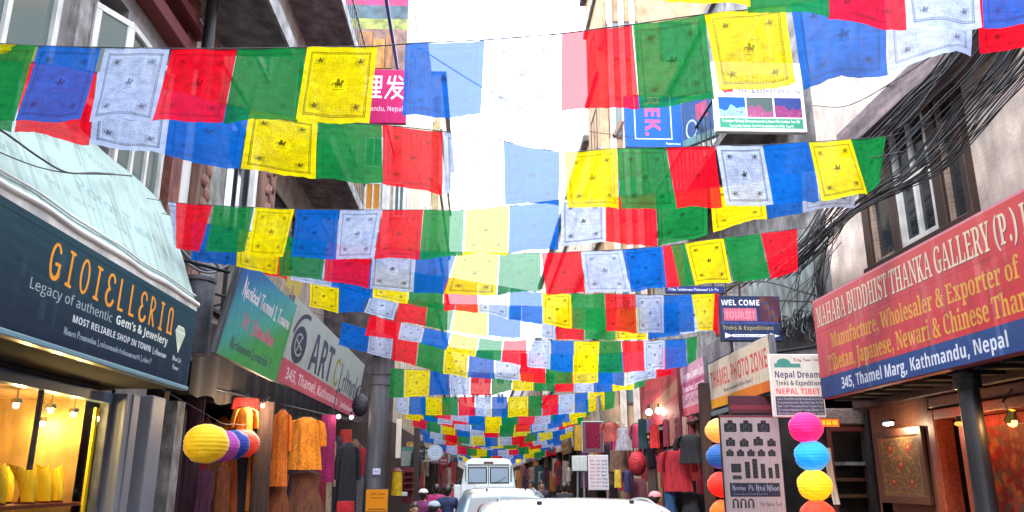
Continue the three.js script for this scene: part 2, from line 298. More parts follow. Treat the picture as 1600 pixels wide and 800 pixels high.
{ // gold collar necklaces, each on a stand: a curved bib that is wide at the shoulders
  const bib = () => { const g = sheet((s, t) => { const a = (s - 0.5) * 2, w = 0.082 * (1 - 0.35 * t * t) + 0.012, x = a * w - 0.09 * (1 - t) * (1 - t) * (1 - 0.4 * a), y = 0.36 - 0.34 * t - 0.05 * (1 - t) * (1 - Math.abs(a)), z = 0.09 * (1 - a * a) + 0.06 * t + 0.006 * Math.sin(a * 22) * Math.cos(t * 30); return V(x, y, z); }, 26, 18, false); return g; };
  const stand = [new THREE.CylinderGeometry(0.025, 0.07, 0.3, 12).translate(0, 0.15, 0), new THREE.CylinderGeometry(0.09, 0.1, 0.02, 18).translate(0, 0.01, 0)];
  const proto = thing('gold_necklace', 'broad gold collar necklace on a stand, nearest the left edge of the shop window', 'necklace', [-4.95, 1.4, -7.35], 'gold necklaces on the shop shelf');
  part(proto, 'collar', bib(), M.gold, true); part(proto, 'stand', stand, M.maroon, true);
  proto.rotation.y = 0.85; proto.scale.set(1.12, 1.18, 1.12);
  part(SHOP, 'backing', box(-5.62, 1.4, -10.2, -5.58, 1.72, -5.2), mat('bkm', col(0.12, 0.01, 0.012), { roughness: 0.9 }));
  const spots = [[-4.92, -7.86, 'second'], [-4.9, -8.34, 'third'], [-4.94, -8.72, 'fourth'], [-4.9, -9.22, 'fifth'], [-4.92, -9.55, 'sixth'], [-4.93, -9.86, 'seventh']];
  for (const [x, z, w] of spots) { const c = proto.clone(); c.name = numbered('gold_necklace'); c.position.set(x, 1.4, z); c.rotation.y = 0.85 + R(-0.25, 0.25); scene.add(c); c.userData = { ...proto.userData, label: `gold collar necklace on the upper shelf, ${w} from the left in the shop window` }; }
  for (const [k, z] of [-8.2, -8.75, -9.35].entries()) { const c = proto.clone(); c.name = numbered('gold_necklace'); c.position.set(-5.22, 1.4, z); c.rotation.y = 0.9 + R(-0.2, 0.2); scene.add(c); c.userData = { ...proto.userData, label: `gold collar necklace in the back row of the upper shelf, ${['first', 'second', 'third'][k]} from left` }; }
  for (const [k, z] of [-7.9, -8.4, -8.9, -9.4, -9.8].entries()) { const c = proto.clone(); c.name = numbered('gold_necklace'); c.position.set(-4.92, 0.84, z); c.rotation.y = 0.8 + R(-0.3, 0.3); scene.add(c); c.userData = { ...proto.userData, label: `gold collar necklace on the lower shelf, ${['first', 'second', 'third', 'fourth', 'last'][k]} from the left` }; }
}
// shutter posts between the jewellery shop and the next one
solo('steel_shutter_post', 'wide grey steel shutter post right beside the jewellery shop window', 'post', [rbox(-4.62, 0.13, -10.7, -4.42, 2.7, -10.3, 0.02), rbox(-4.44, 0.13, -10.56, -4.4, 2.7, -10.44, 0.01)], M.steelPost);
solo('steel_shutter_post', 'grey steel post with a dark gap on its left, below the sign end', 'post', [rbox(-4.62, 0.13, -11.5, -4.4, 2.75, -11.05, 0.02)], M.steelPost);
solo('concrete_pier', 'pale stained pier with scraps of posters at the end of the jewellery front', 'pier', [box(-4.6, 0.13, -12.15, -4.36, 2.75, -11.85)], M.concreteLight);

// fascia sign of the jeweller
{
  const tex = canvasTex(2048, 470, (g, w, h) => {
    const gr = g.createLinearGradient(0, 0, 0, h); gr.addColorStop(0, '#234450'); gr.addColorStop(1, '#18283a'); g.fillStyle = gr; g.fillRect(0, 0, w, h);
    g.strokeStyle = '#1b2a38'; g.lineWidth = 5; g.beginPath(); g.moveTo(0, 34); g.lineTo(w, 34); g.stroke();
    // hand drawn tall letters
    const x0 = 660, s = '#e8992b', letters = ['G', 'I', 'O', 'I', 'E', 'L', 'L', 'E', 'R', 'I', 'a'], x1 = 1760, st = (x1 - x0) / 10.6;
    g.lineCap = 'round'; g.lineJoin = 'round';
    letters.forEach((c, i) => {
      const x = x0 + i * st, y = 62, H = 150, W = 62; const P = (pts, lw = 15) => { g.strokeStyle = s; g.lineWidth = lw; g.beginPath(); pts.forEach(([a, b], k) => (k ? g.lineTo(x + a * W, y + b * H) : g.moveTo(x + a * W, y + b * H))); g.stroke(); };
      const arc = (cx, cy, rx, ry, a0, a1, lw = 15) => { g.strokeStyle = s; g.lineWidth = lw; g.beginPath(); g.ellipse(x + cx * W, y + cy * H, rx * W, ry * H, 0, a0, a1); g.stroke(); };
      if (c === 'G') { arc(0.5, 0.5, 0.48, 0.5, 0.2, 5.6, 14); P([[0.98, 0.56], [0.6, 0.56]], 16); arc(0.55, 0.78, 0.4, 0.2, 0, 2.4, 20); }
      if (c === 'I') { P([[0.5, 0.02], [0.46, 0.98]], 15); P([[0.25, 0.0], [0.75, 0.02]], 13); P([[0.2, 0.98], [0.7, 1.0]], 15); }
      if (c === 'O') arc(0.5, 0.5, 0.46, 0.5, 0, 6.3, 13);
      if (c === 'E') { arc(0.55, 0.24, 0.42, 0.24, 2.2, 6.1, 14); arc(0.55, 0.74, 0.5, 0.27, 0.3, 4.4, 17); }
      if (c === 'L') P([[0.2, 0], [0.2, 0.98], [0.8, 0.98]], 15);
      if (c === 'R') { P([[0.15, 0], [0.15, 1]], 14); arc(0.2, 0.25, 0.6, 0.25, -1.5, 1.6, 13); P([[0.35, 0.52], [0.9, 1]], 15); }
      if (c === 'a') { P([[0.15, 1], [0.15, 0.2]], 15); arc(0.5, 0.25, 0.35, 0.22, 3.14, 6.28, 15); P([[0.85, 0.25], [0.85, 1]], 15); P([[0.15, 0.98], [1.0, 0.98]], 13); }
    });
    fitText(g, 'Legacy of authentic', 560, 288, 600, 62, 'sans-serif', '#9fb0b6'); fitText(g, 'Gem\u2019s & Jewelery', 1190, 284, 540, 62, 'sans-serif', '#d7e0d8', 'bold');
    fitText(g, 'MOST RELIABLE SHOP IN TOWN', 860, 356, 700, 46, 'sans-serif', '#c9d2d6', 'bold'); tinyPrint(g, 1580, 322, 170, 36, '#c9d2d6', 5);
    tinyPrint(g, 820, 388, 760, 32, '#8ea0aa', 7);
    // the diamond
    g.strokeStyle = '#dfe8cf'; g.fillStyle = '#aebfae'; g.lineWidth = 7; const dx = 1870, dy = 176;
    g.beginPath(); g.moveTo(dx - 60, dy); g.lineTo(dx - 36, dy - 34); g.lineTo(dx + 36, dy - 34); g.lineTo(dx + 60, dy); g.lineTo(dx, dy + 120); g.closePath(); g.fill(); g.stroke();
    g.beginPath(); g.moveTo(dx - 60, dy); g.lineTo(dx + 60, dy); for (const k of [-24, 0, 24]) { g.moveTo(dx + k, dy - 34); g.lineTo(dx + k * 1.2, dy); g.lineTo(dx, dy + 120); } g.stroke();
    tinyPrint(g, dx - 54, 322, 104, 30, '#c9d2d6', 9); tinyPrint(g, dx - 40, 372, 80, 30, '#c9d2d6', 10);
    wear(g, w, h, 0.08);
  });
  const g = board('shop_fascia_sign', 'long dark blue jewellery fascia with orange hand drawn letters and a diamond', 'shop sign', V(-3.6, 2.75, -4.9), V(0, 0, -5.12), V(0.02, 0.95, 0), tex, { depth: 0.1, faceOpt: { roughness: 0.75, specularIntensity: 0.25 } });
  part(g, 'lower_trim', rbox(0, -0.05, -0.09, 5.12, 0.0, 0.02, 0.01), flat(col(0.12, 0.25, 0.32), { roughness: 0.35 }), true);
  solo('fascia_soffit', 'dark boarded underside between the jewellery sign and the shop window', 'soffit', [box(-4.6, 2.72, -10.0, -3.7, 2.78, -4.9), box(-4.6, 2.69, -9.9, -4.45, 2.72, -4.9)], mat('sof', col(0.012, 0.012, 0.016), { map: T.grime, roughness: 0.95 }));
}
{ // the pale printed awning above it, its cloth sagging between the ribs, folded over a rim
  const tex = canvasTex(1024, 512, (g, w, h) => {
    g.fillStyle = '#d3ded8'; g.fillRect(0, 0, w, h); const r = seeded(21);
    for (let i = 0; i < 260; i++) { g.fillStyle = `rgba(${r() < 0.5 ? '120,150,150' : '238,244,238'},${0.1 * r()})`; g.fillRect(r() * w, r() * h * 0.8, 2 + 10 * r(), h * (0.1 + 0.4 * r())); } g.strokeStyle = 'rgba(110,130,130,0.5)'; g.lineWidth = 3; for (const x of [170, 380, 600, 830]) { g.beginPath(); g.moveTo(x, 0); g.lineTo(x, h); g.stroke(); }
    g.globalAlpha = 0.26; fitText(g, 'Nepal', 240, 170, 250, 110, 'sans-serif', '#5d8090', 'italic'); tinyPrint(g, 540, 240, 320, 66, '#5d8090', 31); tinyPrint(g, 200, 330, 520, 40, '#6f8f86', 33); tinyPrint(g, 330, 60, 420, 50, '#6f8f86', 34); g.globalAlpha = 1; wear(g, w, h, 0.2, 8);
  });
  const g = thing('shop_awning', 'faded pale canvas awning sloping over the jewellery sign', 'awning', [-3.6, 3.7, -8]);
  const P = (s, t) => V(-4.58 + (0.96) * t + 0.04 * Math.sin(t * 3.1) + 0.008 * fbm(s * 7, t * 3), 5.48 - 1.66 * t - 0.1 * Math.sin(t * 3.1) - 0.012 * Math.cos(s * 26), -4.2 - s * (7.0 - 1.15 * t));
  part(g, 'canvas', sheet(P, 60, 20), mat('awn', col(0.46, 0.56, 0.56), { map: tex, side: THREE.DoubleSide }));
  part(g, 'rim', [tube(Array.from({ length: 12 }, (_, i) => P(i / 11, 1).add(V(0.02, -0.03, 0))), 0.04, 10, 60), box(-3.66, 3.69, -10.02, -3.58, 3.8, -4.2), tube(Array.from({ length: 12 }, (_, i) => P(i / 11, 0.93).add(V(0.02, 0.012, 0))), 0.012, 6, 60)], M.whitePaint);
}
// ---------------------------------------------------------------- left: the carved building and its clothes shop
const CB = thing('carved_building', 'old building with carved timber columns and deep balconies over the clothes shop', 'building', [-4.6, 0, -17]);
{
  part(CB, 'wall', [box(-5.0, 3.35, -23.9, -4.75, 8.9, -11.3), box(-5.0, 8.9, -23.9, -4.7, 15.8, -12.9)], mat('pinkp', col(0.42, 0.33, 0.3), { map: T.plaster }));
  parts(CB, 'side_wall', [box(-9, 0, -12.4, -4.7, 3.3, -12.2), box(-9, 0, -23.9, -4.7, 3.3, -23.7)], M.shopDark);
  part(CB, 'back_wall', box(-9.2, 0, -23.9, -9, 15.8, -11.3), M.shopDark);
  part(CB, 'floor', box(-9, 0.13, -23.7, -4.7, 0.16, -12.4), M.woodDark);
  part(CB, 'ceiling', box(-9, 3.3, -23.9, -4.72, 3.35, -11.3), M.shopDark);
  part(CB, 'roof', box(-9.2, 15.8, -23.9, -4.7, 16, -12.9), M.concrete);
  const col1 = (z0, z1, m, x = -4.52) => part(CB, 'column', rbox(-4.75, 3.5, z0, x, 8.88, z1, 0.03), m);
  col1(-11.62, -11.98, M.whitePaint, -4.6);
  for (const [z0, z1] of [[-12.08, -12.62], [-15.6, -16.55]]) {
    const c = part(CB, 'carved_column', rbox(-4.75, 3.5, z1, -4.5, 8.88, z0, 0.03), M.carved);
    const w = (z0 - z1) * 0.42, zc = (z0 + z1) / 2, lumps = [];
    for (let y = 3.7, k = 0; y < 8.7; y += 0.2, k++) lumps.push(new THREE.SphereGeometry(1, 8, 6).scale(0.07, 0.11, w * 0.6).rotateX(k % 2 ? 0.6 : -0.6).translate(-4.5, y, zc + (k % 2 ? 0.3 : -0.3) * w));
    part(c, 'carving', lumps, mat('carv2', col(0.36, 0.17, 0.13), { map: T.grime }));
  }
  part(CB, 'shutter_panel', box(-4.75, 4.5, -13.75, -4.66, 8.3, -12.72), mat('gpan', col(0.33, 0.35, 0.33), { map: T.grime }));
  wallWindow(CB, 1, -4.72, -13.85, -15.25, 4.5, 8.3, { frameMat: M.steelDark, glass: M.glassDark, cols: 2, rows: 1 });
  part(CB, 'window_jamb', box(-4.75, 4.4, -15.5, -4.6, 8.4, -15.3), M.whitePaint);
  wallWindow(CB, 1, -4.72, -17.2, -19.4, 5, 8, { frameMat: M.woodDark, glass: M.glassDark, cols: 2, rows: 1 });
  wallWindow(CB, 1, -4.68, -14.2, -16, 10, 12, { glass: M.glassDark }); wallWindow(CB, 1, -4.68, -18.2, -20.4, 10, 12, { glass: M.glassDark });
  const bal = (y, z0, z1, x) => { part(CB, 'balcony_slab', box(-4.7, y, z1, x, y + 0.18, z0), M.slab); part(CB, 'slab_edge', box(x, y - 0.04, z1, x + 0.05, y + 0.26, z0), M.concreteLight);
    const rl = [rod(V(x, y + 1.05, z0), V(x, y + 1.05, z1), 0.025)]; for (let z = z0; z > z1; z -= 0.3) rl.push(rod(V(x, y + 0.2, z), V(x, y + 1.05, z), 0.012, 6)); part(CB, 'railing', rl, M.steelDark); };
  bal(8.95, -16.6, -22.3, -3.48); bal(12.7, -14.4, -22.8, -3.46);
  part(CB, 'shop_beam', rbox(-4.75, 2.95, -23.7, -4.4, 3.4, -12.2, 0.02), M.shopDark); part(CB, 'valance', sheet((s, t) => V(-4.35 + 0.03 * Math.sin(s * 90), 4.1 - 1.2 * t - 0.04 * Math.sin(s * 60) * t, -12.2 - 11.4 * s), 120, 6), mat('val', col(0.03, 0.02, 0.024), { map: T.cloth, side: THREE.DoubleSide }));
}
// ---------------------------------------------------------------- left: the painted building that stands forward, then the cream one
const nHz = (u, v, D) => onZ(u, v, D).y;
const PB = thing('painted_building', 'narrow building standing forward, painted in magenta, teal and orange bands', 'building', [-4.6, 0, -24]);
{
  part(PB, 'wall', [box(-7.5, 0, -24.3, -2.62, 21, -24), box(-2.92, 0, -38, -2.62, 21, -24.3), box(-7.5, 0, -38, -2.92, 21, -37.7)], mat('pbw', col(0.62, 0.5, 0.34), { map: T.plaster }));
  part(PB, 'roof', box(-7.5, 21, -38, -2.62, 21.2, -24), M.concrete);
  const ys = [0, 9, 30, 46, 108].map((v) => nHz(610, v, 24));
  const band = (y0, y1, c) => part(PB, 'painted_band', box(-7.4, y1, -24, -2.6, y0, -23.985 + 0.002), flat(c, { map: T.grime }));
  part(PB, 'painted_band', box(-7.4, ys[0] + 0.003, -24, -2.6, 21, -23.98), flat(col(0.6, 0.01, 0.14), { map: T.grime }));
  band(ys[0], ys[1], col(0.6, 0.01, 0.14)); band(ys[1] - 0.003, ys[2], col(0.05, 0.11, 0.15)); band(ys[2] - 0.003, ys[3], col(0.3, 0.34, 0.06)); band(ys[3] - 0.003, ys[4], col(0.26, 0.13, 0.1));
  for (const [a, b, c, d, k] of [[562, 50, 580, 108, 0], [583, 62, 600, 108, 1], [604, 55, 612, 108, 0]]) { const p = onZ(a, b, 24), q = onZ(c, d, 24); part(PB, 'mural_panel', rbox(p.x, q.y, -23.99, q.x, p.y, -23.95, 0.02), flat(k ? col(0.5, 0.2, 0.015) : col(0.35, 0.14, 0.03), { map: T.grime })); }
  // cream lower storeys with coloured windows
  for (const [u0, v0, u1, v1, g] of [[568, 285, 597, 330, 'o'], [613, 285, 634, 340, 'b'], [540, 230, 560, 275, 'b'], [568, 215, 600, 262, 'b'], [560, 360, 600, 420, 'b']]) { const p = onZ(u0, v1, 24), q = onZ(u1, v0, 24); frontWindow(PB, -24, p.x, q.x, p.y, q.y, { cols: 2, glass: g === 'o' ? flat(col(0.5, 0.2, 0.02), { roughness: 0.2 }) : M.glassTeal }); }
  part(PB, 'dark_ground_floor', [box(-7.4, 0.13, -24, -2.58, 3.3, -23.96), box(-2.62, 0.13, -38, -2.58, 3.3, -24)], M.woodDark); part(PB, 'lower_wall', box(-7.4, 3.303, -24, -2.58, 7.6, -23.975), mat('pblow', col(0.13, 0.1, 0.1), { map: T.grime }));
  const pl = onZ(604, 300, 24).x; part(PB, 'pilaster', box(pl - 0.12, 3, -24, pl + 0.12, ys[4] - 1.8, -23.88), M.whitePaint);
  part(PB, 'balcony_slab', box(-5.2, 8.0, -24, -3.0, 8.15, -23.2), M.concreteLight);
  for (let y = 4; y < 20; y += 3.2) for (const z of [-27, -31, -35]) wallWindow(PB, 1, -2.62, z + 0.7, z - 0.7, y, y + 1.7, { glass: M.glassDark });
}
solo('blue_pipe', 'blue painted pipe slanting along the corner of the painted building', 'pipe', rod(onX(602, -10, -2.5), onX(621, 107, -2.5), 0.05, 10), flat(col(0.02, 0.04, 0.2), { roughness: 0.35 }));
{ // magenta hanging sign, its left part behind a flag
  const tex = canvasTex(512, 512, (g, w, h) => {
    g.fillStyle = '#a50b52'; g.fillRect(0, 0, w, h); g.save(); g.translate(150, 0); g.scale(0.7, 1); g.strokeStyle = '#e9d3ea'; g.lineWidth = 22; g.lineCap = 'butt';
    const L = (...p) => { g.beginPath(); p.forEach(([x, y], i) => (i ? g.lineTo(x, y) : g.moveTo(x, y))); g.stroke(); };
    // first character
    let x = 20, y = 70; L([x, y + 10], [x + 70, y + 10]); L([x + 35, y + 10], [x + 35, y + 170]); L([x, y + 85], [x + 70, y + 85]); L([x - 4, y + 175], [x + 74, y + 160]);
    L([x + 95, y], [x + 205, y], [x + 205, y + 105], [x + 95, y + 105], [x + 95, y]); L([x + 95, y + 52], [x + 205, y + 52]); L([x + 150, y], [x + 150, y + 195]); L([x + 95, y + 148], [x + 205, y + 148]); L([x + 80, y + 195], [x + 220, y + 195]);
    // second character
    x = 275; L([x + 50, y - 10], [x + 30, y + 60], [x + 215, y + 60]); L([x + 110, y - 15], [x + 90, y + 80], [x, y + 210]); L([x + 85, y + 105], [x + 185, y + 105], [x + 140, y + 165], [x + 70, y + 212]); L([x + 90, y + 120], [x + 150, y + 175], [x + 220, y + 212]); L([x + 150, y - 10], [x + 195, y + 30]);
    g.restore(); fitText(g, 'Kathmandu, Nepal', 90, 400, 400, 64, 'sans-serif', '#e9b9c8'); wear(g, w, h, 0.1, 6);
  });
  const a = onZ(572, 192, 21), b = onZ(634, 192, 21), c = onZ(572, 108, 21);
  board('hanging_sign', 'magenta hanging sign with two pale characters on the painted building', 'sign', V(a.x - 0.75, a.y, -21), V(b.x - a.x + 0.75, 0, 0), V(0, c.y - a.y, 0), tex, { depth: 0.12, edge: flat(col(0.3, 0.01, 0.1)) });
  solo('sign_bracket', 'steel bracket arms carrying the magenta hanging sign', 'bracket', [rod(V(a.x + 0.5, c.y - 0.2, -21.1), V(a.x + 0.5, c.y - 0.2, -24), 0.03), rod(V(a.x + 0.5, a.y + 0.2, -21.1), V(a.x + 0.5, a.y + 0.2, -24), 0.03)], M.steelDark);
}
// a plain street building: street side wall at x, storeys with windows, ground floor shop with shutter, awning and sign
function streetBuilding(name, label, side, x, z0, z1, h, wallMat, { deepX = 6, glass = M.glassDark, frontCols = 2, frame = M.whitePaint } = {}) {
  const b = thing(name, label, 'building', [x, 0, (z0 + z1) / 2]), s = side, xb = x - s * deepX;
  part(b, 'wall', [box(x, 3.1, z1, x - s * 0.3, h, z0), box(x - s * 0.3, 0, z0 - 0.3, xb, h, z0), box(x - s * 0.3, 0, z1, xb, h, z1 + 0.3)], wallMat);
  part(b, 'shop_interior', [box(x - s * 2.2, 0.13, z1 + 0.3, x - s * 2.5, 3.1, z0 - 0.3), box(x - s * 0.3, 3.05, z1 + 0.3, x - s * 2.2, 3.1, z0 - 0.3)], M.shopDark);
  part(b, 'roof', box(x + s * 0.25, h, z1, xb, h + 0.25, z0), M.concrete);
  const L = z0 - z1, n = Math.max(1, Math.round(L / 3.2));
  for (let y = 4; y < h - 2; y += 3.1) for (let i = 0; i < n; i++) { const zc = z0 - (i + 0.5) * L / n; wallWindow(b, s, x, zc + 0.75, zc - 0.75, y, y + 1.6, { glass, cols: 2, rows: 1, frameMat: frame }); }
  for (let y = 4; y < h - 2; y += 3.1) for (let i = 0; i < frontCols; i++) { const xc = x - s * (0.9 + i * 2), y0 = y; frontWindow(b, z0, xc - 0.6, xc + 0.6, y0, y0 + 1.6, { glass, frameMat: frame }); }
  for (let i = 1; i < n; i++) part(b, 'shop_pier', box(x, 0.13, z0 - i * L / n - 0.14, x - s * 0.35, 3.1, z0 - i * L / n + 0.14), M.woodDark);
  for (let y = 6.6; y < h - 1; y += 3.1) part(b, 'string_course', box(x + s * 0.12, y, z1, x, y + 0.16, z0), M.concreteLight);
  return b;
}
streetBuilding('cream_building', 'tall cream building beyond the painted one, its white window frames catching light', 1, -2.25, -38.2, -52, nHz(672, 118, 38.2), M.plasterYellow, { frontCols: 3, glass: M.glassTeal });
streetBuilding('street_building', 'low brick coloured building far down the left side of the street', 1, -2.5, -52.2, -66, 10.5, mat('bk1', col(0.3, 0.14, 0.1), { map: T.plaster }), { frame: M.woodDark });
streetBuilding('street_building', 'grey building far down the left side, beyond the brick coloured one', 1, -2.6, -66.2, -84, 11.5, M.concreteLight);
streetBuilding('street_building', 'pale farthest building on the left side of the street', 1, -2.4, -84.2, -125, 13, M.plasterCream);
// ---------------------------------------------------------------- right: the thanka gallery building
const GB = thing('gallery_building', 'cream plastered building over the thanka gallery, with a brown timber window', 'building', [5.4, 0, -4]);
{
  part(GB, 'wall', holedWall(5.4, 5.75, -11.8, 32, 3.0, 14, [[-10.4, -8.1, 4.45, 6.15]]), M.plasterCream);
  parts(GB, 'side_wall', [box(5.75, 0, -11.8, 11, 14, -11.5), box(5.75, 0, 31.7, 11, 14, 32)], M.plasterCream);
  part(GB, 'back_wall', box(11, 0, -11.8, 11.3, 14, 32), M.plasterCream);
  part(GB, 'roof', box(5.3, 14, -11.9, 11.3, 14.2, 32), M.concrete);
  const e = onX(1400, 150, 4.85);
  part(GB, 'ledge', rbox(4.95, e.y - 0.02, -10.2, 5.4, e.y + 0.32, -6.9, 0.02), M.slab);
  const post = (z0, z1, x = 5.3) => part(GB, 'window_post', rbox(x, 4.42, z1, 5.6, 6.18, z0, 0.015), M.woodDark);
  post(-8.02, -8.12); post(-8.5, -8.68); post(-9.55, -9.72); post(-10.3, -10.46);
  part(GB, 'window_sill', rbox(5.26, 4.36, -10.5, 5.6, 4.45, -8.0, 0.01), M.woodDark); part(GB, 'window_head', rbox(5.3, 6.12, -10.46, 5.6, 6.22, -8.0, 0.01), M.woodDark);
  wallWindow(GB, -1, 5.36, -9.55, -8.68, 4.45, 6.12, { cols: 2, rows: 2, glass: M.glassDark, fw: 0.09 });
  wallWindow(GB, -1, 5.38, -10.3, -9.72, 4.45, 6.12, { cols: 1, rows: 1, glass: M.glassDark, fw: 0.07, frameMat: mat('frp', col(0.55, 0.4, 0.32), { map: T.wood }) });
  wallWindow(GB, -1, 5.38, -8.5, -8.12, 4.45, 6.12, { cols: 1, rows: 1, glass: M.glassDark, fw: 0.05, frameMat: mat('frp', col(0.55, 0.4, 0.32)) });
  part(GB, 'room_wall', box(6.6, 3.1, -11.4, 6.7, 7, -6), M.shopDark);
}
{ // fascia sign of the gallery
  const tex = canvasTex(2048, 512, (g, w, h) => {
    const gr = g.createLinearGradient(0, 0, w, 0); gr.addColorStop(0, '#a83a44'); gr.addColorStop(1, '#a01a20'); g.fillStyle = gr; g.fillRect(0, 0, w, h);
    g.fillStyle = '#173468'; g.fillRect(0, h * 0.8, w, h * 0.2); g.fillStyle = '#8f1c33'; g.fillRect(0, 170, w, 5); g.fillStyle = '#a8667c'; g.fillRect(0, 0, w, 8);
    const s = (t, x, y, ww, sz, f, c, wt) => { fitText(g, t, x + 4, y + 4, ww, sz, f, '#3c1420', wt); fitText(g, t, x, y, ww, sz, f, c, wt); };
    s('MAHABA BUDDHIST THANKA GALLERY (P.) LTD.', 30, 148, 1790, 150, 'serif', '#bdb19b', 'bold');
    fitText(g, 'Manufacture, Wholesaler & Exporter of', 170, 276, 1430, 104, 'serif', '#b58a28', 'bold'); fitText(g, 'Tibetan, Japanese, Newari & Chinese Thanka', 115, 386, 1590, 108, 'serif', '#b58a28', 'bold');
    fitText(g, '345, Thamel Marg, Kathmandu, Nepal', 235, 488, 1260, 76, 'sans-serif', '#b9bfcb', 'bold'); wear(g, w, h, 0.2, 12); for (let i = 0; i < 7; i++) { const q = g.createLinearGradient(0, 0, 0, h); q.addColorStop(0, 'rgba(150,122,112,0.34)'); q.addColorStop(1, 'rgba(120,100,110,0.1)'); g.fillStyle = q; g.fillRect(i * w / 7, 0, w / 7 - 3, h); }
  });
  const g = board('gallery_fascia_sign', 'long red and blue gallery sign with white and yellow lettering', 'shop sign', V(4.7, 2.72, -10.97), V(0, 0, 5.6), V(0, 1.38, 0), tex, { depth: 0.12, edge: flat(col(0.2, 0.03, 0.05)) });
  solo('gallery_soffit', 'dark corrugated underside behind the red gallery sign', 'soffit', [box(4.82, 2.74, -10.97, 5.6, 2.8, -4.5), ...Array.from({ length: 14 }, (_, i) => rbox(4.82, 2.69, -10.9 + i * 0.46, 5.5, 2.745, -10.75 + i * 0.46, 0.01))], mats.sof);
}
// ---------------------------------------------------------------- right: thanka gallery shop front
const GS = thing('thanka_gallery_front', 'dark timber gallery shop front with red frames under the red sign', 'shop front', [5.4, 0.13, -8]);
{
  part(GS, 'back_wall', box(7.2, 0.13, -11.4, 7.3, 3.0, -4), M.woodDark);
  part(GS, 'side_wall', box(5.75, 0.13, -11.45, 7.2, 3.0, -11.3), M.woodDark);
  part(GS, 'lintel', rbox(5.35, 2.62, -11.5, 5.7, 2.98, -4, 0.02), M.woodDark);
  part(GS, 'ceiling', box(5.7, 2.9, -11.4, 7.2, 2.99, -4), M.woodDark);
  // the panelled bay behind the framed thanka, and the red door frame beside it
  part(GS, 'panel_wall', box(5.5, 0.13, -11.3, 5.58, 2.62, -9.72), M.woodBrown);
  parts(GS, 'door_frame', [rbox(5.36, 0.13, -9.6, 5.6, 2.46, -9.45, 0.02), rbox(5.36, 2.33, -9.45, 5.6, 2.46, -8.86, 0.02), rbox(5.36, 0.13, -8.98, 5.6, 2.33, -8.86, 0.02), rbox(5.36, 2.34, -8.855, 5.6, 2.47, -6.6, 0.02)], M.woodRed);
  parts(GS, 'carved_surround', [rbox(5.4, 0.13, -9.74, 5.6, 2.61, -9.61, 0.02), rbox(5.4, 2.475, -9.6, 5.6, 2.61, -6.6, 0.02)], M.woodBrown);
  part(GS, 'door_panel', box(5.7, 0.13, -9.44, 5.75, 2.33, -8.99), M.woodDark);
  part(GS, 'red_panel', [box(5.56, 0.13, -8.85, 5.62, 2.33, -5.0)], mat('redpan', col(0.3, 0.025, 0.015), { map: T.cloth }));
  part(GS, 'side_mirror', rbox(5.5, 1.0, -11.25, 5.58, 2.2, -10.95, 0.01), M.glassTeal);
  part(GS, 'door_hanging', sheet((s, t) => V(5.66 + 0.02 * Math.sin(s * 30), 2.0 - 1.8 * t, -9.25 + 0.24 * s), 40, 10), mat('hang', col(0.16, 0.02, 0.05), { map: T.cloth }));
}
solo('steel_post', 'dark round post standing in front of the gallery', 'post', (() => { const q = onX(1527, 700, 4.95); return [new THREE.CylinderGeometry(0.1, 0.11, 2.6, 18).translate(q.x, 1.43, q.z), new THREE.CylinderGeometry(0.13, 0.13, 0.16, 18).translate(q.x, 2.62, q.z)]; })(), M.steelDark);
{ // glazed cabinet at the corner between the gallery and the lanterns
  const a = onZ(1316, 900, 12.05), b = onZ(1372, 666, 12.05), g = thing('glass_cabinet', 'tall glazed cabinet with a maroon frame at the gallery corner', 'cabinet', [(a.x + b.x) / 2, 0.13, -12.3]), x0 = a.x, x1 = b.x, y1 = b.y;
  part(g, 'frame', [rbox(x0, 0.13, -12.1, x0 + 0.06, y1, -12.04, 0.01), rbox(x1 - 0.06, 0.13, -12.1, x1, y1, -12.04, 0.01), rbox(x0 + 0.06, y1 - 0.08, -12.1, x1 - 0.06, y1, -12.04, 0.01)], mat('cabf', col(0.16, 0.02, 0.025), { map: T.wood, roughness: 0.45 }));
  part(g, 'back_panel', box(x0, 0.13, -12.5, x1, y1, -12.46), M.shopDark);
  for (const v of [727, 752, 778]) { const y = nHz(1340, v, 12.1); part(g, 'shelf', box(x0 + 0.06, y, -12.44, x1 - 0.06, y + 0.05, -12.12), v === 727 ? M.tin : M.woodBrown); }
  part(g, 'glass_pane', box(x0 + 0.06, 0.2, -12.075, x1 - 0.06, y1 - 0.08, -12.065), M.pane);
  part(g, 'canopy', rbox(x0 - 0.05, y1 + 0.02, -12.4, x1 + 0.15, y1 + 0.26, -12.0, 0.03), mat('cano', col(0.2, 0.16, 0.16), { map: T.cloth }));
  part(g, 'pale_banner', sheet((s, t) => V(x0 - 0.1 + 0.1 * s + 0.06 * t * t, nHz(1310, 700, 12) - 0.8 * t, -12.0 + 0.02 * Math.sin(s * 9)), 8, 12), mat('pban', col(0.55, 0.5, 0.45), { side: THREE.DoubleSide }));
}
